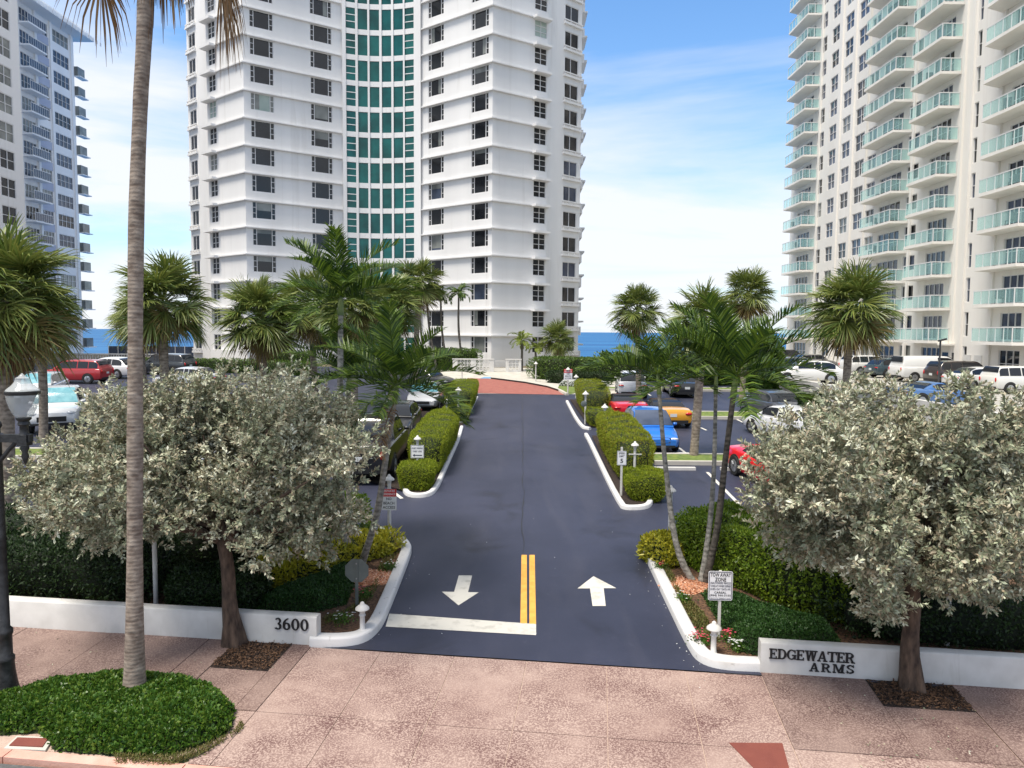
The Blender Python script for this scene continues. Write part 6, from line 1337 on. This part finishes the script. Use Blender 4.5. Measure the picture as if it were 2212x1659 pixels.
def sign_on(root, z, w, h, red, lines, off=-.05, **k):
    p = addobj('panel', panel(w, h, .012, M['sign_white'], 'panel'), root, (0, off, z))
    if red: mb = MB(); mb.bx(-w/2, w/2, -.0042, -.003, h*(1-red), h); mb.build('red_band', M['sign_red'], p, world=False)
    if k.get('bcol'): addobj('border', border(w*.95, h*.96, min(w, h)*.07, .010, M[k['bcol']]), p, (0, -.0035, h*.02))
    for s, zz, hh, ww, m in lines: addobj('lettering', text_mesh(s, M[m], ww*w, hh*h), p, (0, -.0055, zz*h))
    if k.get('arrow'): mb = MB(); mb.add([(x*w, -.0055, zz*h) for x, zz in ((-.36, .22), (-.20, .33), (-.20, .255), (.36, .255), (.36, .185), (-.20, .185), (-.20, .11))], [(0, 2, 1), (0, 6, 5), (0, 5, 2), (2, 5, 4, 3)]); mb.build('arrow', M['lettering_blue'], p, world=False)
    return p
zt = P(841, 1024, 18).z-b.z
rl = path_lamp(b.x, b.y, zt, 'white path lamp carrying the near PRIVATE RESIDENCE NO BEACH ACCESS sign', 1.0, .045, h0=.05)
priv = [('PRIVATE', .86, .10, .80, 'sign_white'), ('RESIDENCE', .71, .10, .86, 'sign_white'), ('NO', .47, .13, .34, Bk), ('BEACH', .27, .13, .72, Bk), ('ACCESS', .07, .13, .82, Bk)]
sign_on(rl, P(841, 1101, 18).z-b.z, 33*s_, 47*s_, .36, priv)
y = 17.3; x = P(1448, 1100, y).x; path_lamp(x, y, P(1448, 1048, y).z-SL*y, 'white path lamp behind the leaning palm on the right', 1.0, .045)
y = 22.95; x = P(1371, 1000, y).x; path_lamp(x, y, P(1371, 953, y).z-SL*y, 'white path lamp with cross bar by the speed limit sign', .95, .04, .2)
y = 22.35; b = gp(P(1343, 1000, y).x, y); s_ = y/FPX
sign(b, P(1343, 1005, y).z-b.z, 20.5*s_, 31.5*s_, 'white SPEED LIMIT 5 sign in the low clipped hedge', [('SPEED', .77, .13, .66, Bk), ('LIMIT', .57, .13, .58, Bk), ('5', .16, .30, .30, Bk)], .03, 0, Bl, ptop=.11)
y = 24.12; x = P(902, 1000, y).x; s_ = y/FPX
rl = path_lamp(x, y, P(902, 940, y).z-SL*y, 'white path lamp carrying the GUEST PARKING STREET LEVEL sign', .95, .04)
sign_on(rl, P(902, 989, y).z-SL*y, 28.5*s_, 28.5*s_, 0, [('GUEST PARKING', .70, .12, .82, Bl), ('STREET LEVEL', .46, .12, .72, Bl)], bcol='lettering_blue', arrow=True)
for px, pt, y, lab in ((990, 836, 37.0, 'white path lamp on the low hedge left of the drive'), (965, 862, 35.6, 'short white path lamp beside the silver sedan'), (1265, 844, 36.6, 'white path lamp on the low hedge right of the drive'), (1307, 872, 33.0, 'white lamp hat peeping over the long right hedge'),
                       (1157, 781, 57.3, 'tall white path lamp before the tall hedge of the forecourt'), (998, 789, 58.5, 'white path lamp before the breeze block wall'), (1244, 809, 47.2, 'white lamp hat just behind the far right hedge')):
    path_lamp(P(px, 850, y).x, y, P(px, pt, y).z-SL*y, lab, 1.25 if y > 30 else 1, .045)
y = 36.4; o = empty('convex_mirror', P(1261, 872, y), 'small round green backed mirror on the lamp right of the drive', 'mirror'); mb = MB(); mb.lathe([(.02, 0), (.13, .02), (.15, .05), (.13, .06)], (0, 0, 0), 14); ob = mb.build('dish', M['sign_back'], o, 60, world=False); ob.rotation_euler = (R(90), 0, 0)
y = 49.5; x = P(1227, 810, y).x; s_ = y/FPX; rl = path_lamp(x, y, P(1227, 793, y).z-SL*y, 'white path lamp carrying the far residence sign before the tall hedge', 1.25, .045)
sign_on(rl, P(1227, 820, y).z-SL*y, 18*s_, 23*s_, .36, priv)
for px, py, tp_, lab in ((783, 1367, 1299, 'white fluted bollard lamp at the left kerb bend'), (1541, 1413, 1341, 'white fluted bollard lamp among flowers at the right kerb bend')):
    b = G(px, py, .09); path_lamp(b.x, b.y, P(px, tp_, b.y).z-b.z, lab, .95, .047, group='bollard lamps at the entrance', h0=.09, fluted=True, name='bollard_lamp')
for px, py, h, lab in ((337, 1305, 2.1, 'plain white pole under the left buttonwood'), (2045, 1393, 2.0, 'plain white pole under the right buttonwood')):
    b = G(px, py, .09); o = empty('white_pole', b, lab, 'pole', 'white poles under the buttonwoods'); mb = MB(); mb.tube([(0, 0, -.05), (0, 0, h)], .043, 12); mb.build('shaft', M['white_paint'], o, 60, world=False); mb = MB(); mb.lathe([(.05, h), (.05, h+.04), (.01, h+.06)], (0, 0, 0), 12); mb.build('cap', M['white_paint'], o, 60, world=False)
# stop sign seen from behind
b = G(771, 1312, .09); o = empty('stop_sign', b, 'grey back of an octagonal stop sign on a thin post', 'sign'); rr_ = 28/FPX*b.y; zc = P(772, 1233, b.y).z-b.z
mb = MB(); pts = [(rr_*math.cos(R(22.5+45*k)), rr_*math.sin(R(22.5+45*k))+zc) for k in range(8)]; mb.add([(p[0], .012, p[1]) for p in pts]+[(p[0], .016, p[1]) for p in pts], [tuple(range(8)), tuple(range(15, 7, -1))]+[(i, 8+i, 8+(i+1) % 8, (i+1) % 8) for i in range(8)]); mb.build('panel', M['sign_back'], o, world=False)
mb = MB(); mb.bx(-.028, .028, -.012, .011, -.1, zc+rr_*.9); mb.bx(-.008, .008, -.022, -.0121, -.1, zc+rr_*.88); mb.build('post', M['sign_back'], o, world=False)
for dz in (-.6, .6): mb = MB(); mb.lathe([(.012, 0), (.012, .012)], (0, 0, 0), 8); mb.v = [(v[0], -.022-v[2], v[1]+zc+dz*rr_) for v in mb.v]; mb.build('bolt', M['rim'], o, world=False)
# irrigation pipe behind the lettered wall
y = 12.75; q = lambda px, py, y=12.75: P(px, py, y); b = q(1990, 1385); o = empty('water_pipe', b, 'white bent water pipe behind the lettered wall under the right buttonwood', 'pipe')
mb = MB(); mb.tube([q(1941, 1345), q(1975, 1346), q(1990, 1350), q(2030, 1352), q(2033, 1356), q(2032, 1390)], .028, 8); mb.build('riser', M['white_paint'], o, 60)
mb = MB(); mb.tube([q(1950, 1368, 12.9), q(2090, 1378, 12.9)], .03, 8); mb.build('ground_pipe', M['white_paint'], o, 60)
b2 = q(2012, 1346); mb = MB(); mb.lathe([(.05, 0), (.06, .01), (.06, .03), (.02, .035)], tuple(b2), 10); mb.build('valve_wheel', M['sign_back'], o, 60)
# black lamp posts of the concrete lot
for px, pt, y, lab in ((1777, 742, 53.0, 'thin black lamp post half hidden by the lone sabal palm'), (2029, 736, 46.5, 'thin black lamp post before the cream tower and the white van')):
    x = P(px, 790, y).x; o = empty('lamp_post', Vector((x, y, ZR)), lab, 'lamp post', 'black lamp posts on the concrete lot'); h = P(px, pt, y).z-ZR
    mb = MB(); mb.lathe([(.10, -.05), (.10, .15), (.06, .2), (.055, h)], (0, 0, 0), 10); mb.build('post', M['black_iron'], o, 60, world=False)
    mb = MB(); mb.box((.12, 0, h+.05), (.5, .18, .10), Matrix.Rotation(R(-15), 3, 'Y')); mb.build('lamp_head', M['black_iron'], o, world=False)
# twin street lamp at the left edge
b = G(15, 1508); y = b.y; k = y/FPX; root = empty('street_lamp', b, 'black cast iron street lamp with frosted globe at the left edge', 'street lamp')
zz = lambda py: P(14, py, y).z-b.z
xg = P(49, 850, y).x-b.x
mb = MB(); hh = zz(935)
mb.lathe([(.205, -.05), (.205, .05), (.19, .08), (.17, .12), (.15, .22), (.125, .40), (.115, .55), (.125, .58), (.125, .63), (.10, .66), (.10, .95), (.115, .98), (.115, 1.04), (.08, 1.08), (.075, hh*.6), (.085, hh*.6+.03), (.075, hh*.6+.06), (.07, hh-.15), (.10, hh-.12), (.10, hh-.02), (.06, hh), (.06, hh+.06), (.085, hh+.10), (.07, hh+.16), (.02, hh+.2)], (0, 0, 0), 18); mb.build('post', M['black_iron'], root, 50, world=False)
glassm, nt, bb = newmat('globe_glass'); bb.inputs['Base Color'].default_value = (.62, .64, .64, 1); bb.inputs['Roughness'].default_value = .16; t = N(nt, 'ShaderNodeBsdfTransparent'); t.inputs[0].default_value = (.93, .95, .96, 1); ms = N(nt, 'ShaderNodeMixShader'); ms.inputs[0].default_value = .46
nt.links.new(t.outputs[0], ms.inputs[1]); nt.links.new(bb.outputs[0], ms.inputs[2]); nt.links.new(ms.outputs[0], nt.nodes['Material Output'].inputs[0])
for sg in (1, -1):
    x = xg*sg
    mb = MB(); za, zb2 = zz(962), zz(938); mb.bx(min(.05*sg, x+.1*sg), max(.05*sg, x+.1*sg), -.045, .045, za+.05, zb2); mb.bx(min(x-.07, x+.07), x+.07, -.07, .07, za-.0, zb2-.001)
    mb.tube([(.05*sg, 0, za-.22), (x*.45, 0, za-.06), (x*.75, 0, za+.06)], [.035, .03, .03], 8)
    mb.lathe([(.05, -.0), (.06, -.04), (.035, -.1), (.05, -.16), (.03, -.22), (.008, -.28)][::-1], (x, 0, za), 10)
    mb.build('arm', M['black_iron'], root, 50, world=False)
    z0, z1 = zz(939), zz(902); mb = MB(); mb.lathe([(.075, z0), (.06, z0+.03), (.055, (z0+z1)/2), (.085, (z0+z1)/2+.03), (.07, z1-.05), (.10, z1-.02), (.10, z1)], (x, 0, 0), 14); mb.build('globe_holder', M['black_iron'], root, 50, world=False)
    zb3 = zz(852); h_ = zb3-z1; mb = MB(); mb.lathe([(.09, z1), (.13, z1+h_*.15), (.175, z1+h_*.45), (.205, z1+h_*.8), (.212, zb3)], (x, 0, 0), 24); g_ = mb.build('globe', glassm, root, 60, world=False)
    zt3 = zz(806); h_ = zt3-zb3-.02
    mb = MB(); mb.lathe([(.216, zb3), (.222, zb3+.01), (.222, zb3+.05), (.212, zb3+.055)], (x, 0, 0), 24); mb.build('band', M['black_iron'], root, 50, world=False)
    zb4 = zb3+.056; h_ = zt3-zb4; mb = MB(); mb.lathe([(.215, zb4), (.20, zb4+h_*.1), (.14, zb4+h_*.3), (.10, zb4+h_*.5), (.085, zb4+h_*.68), (.09, zb4+h_*.72), (.05, zb4+h_*.8), (.03, zb4+h_*.9), (.005, zt3)], (x, 0, 0), 20); mb.build('globe_cap', glassm, root, 60, world=False)
# utility lid in the ground cover and the mulch squares
mb = MB(); c4 = (G(20, 1615), G(38, 1598), G(104, 1600), G(92, 1618)); mb.prism([p[:2] for p in c4], lambda x, y: SL*y-.01, lambda x, y: SL*y+.035); o = tag(mb.build('utility_lid', M['red_patch']), 'reddish brown utility lid beside the ground cover circle by the street', 'utility lid')
mb = MB(); c4 = (G(8, 1620), G(36, 1593), G(116, 1596), G(98, 1624)); mb.prism([p[:2] for p in c4], lambda x, y: SL*y-.012, lambda x, y: SL*y+.022); tag(mb.build('lid_frame', M['concrete'], o), None)
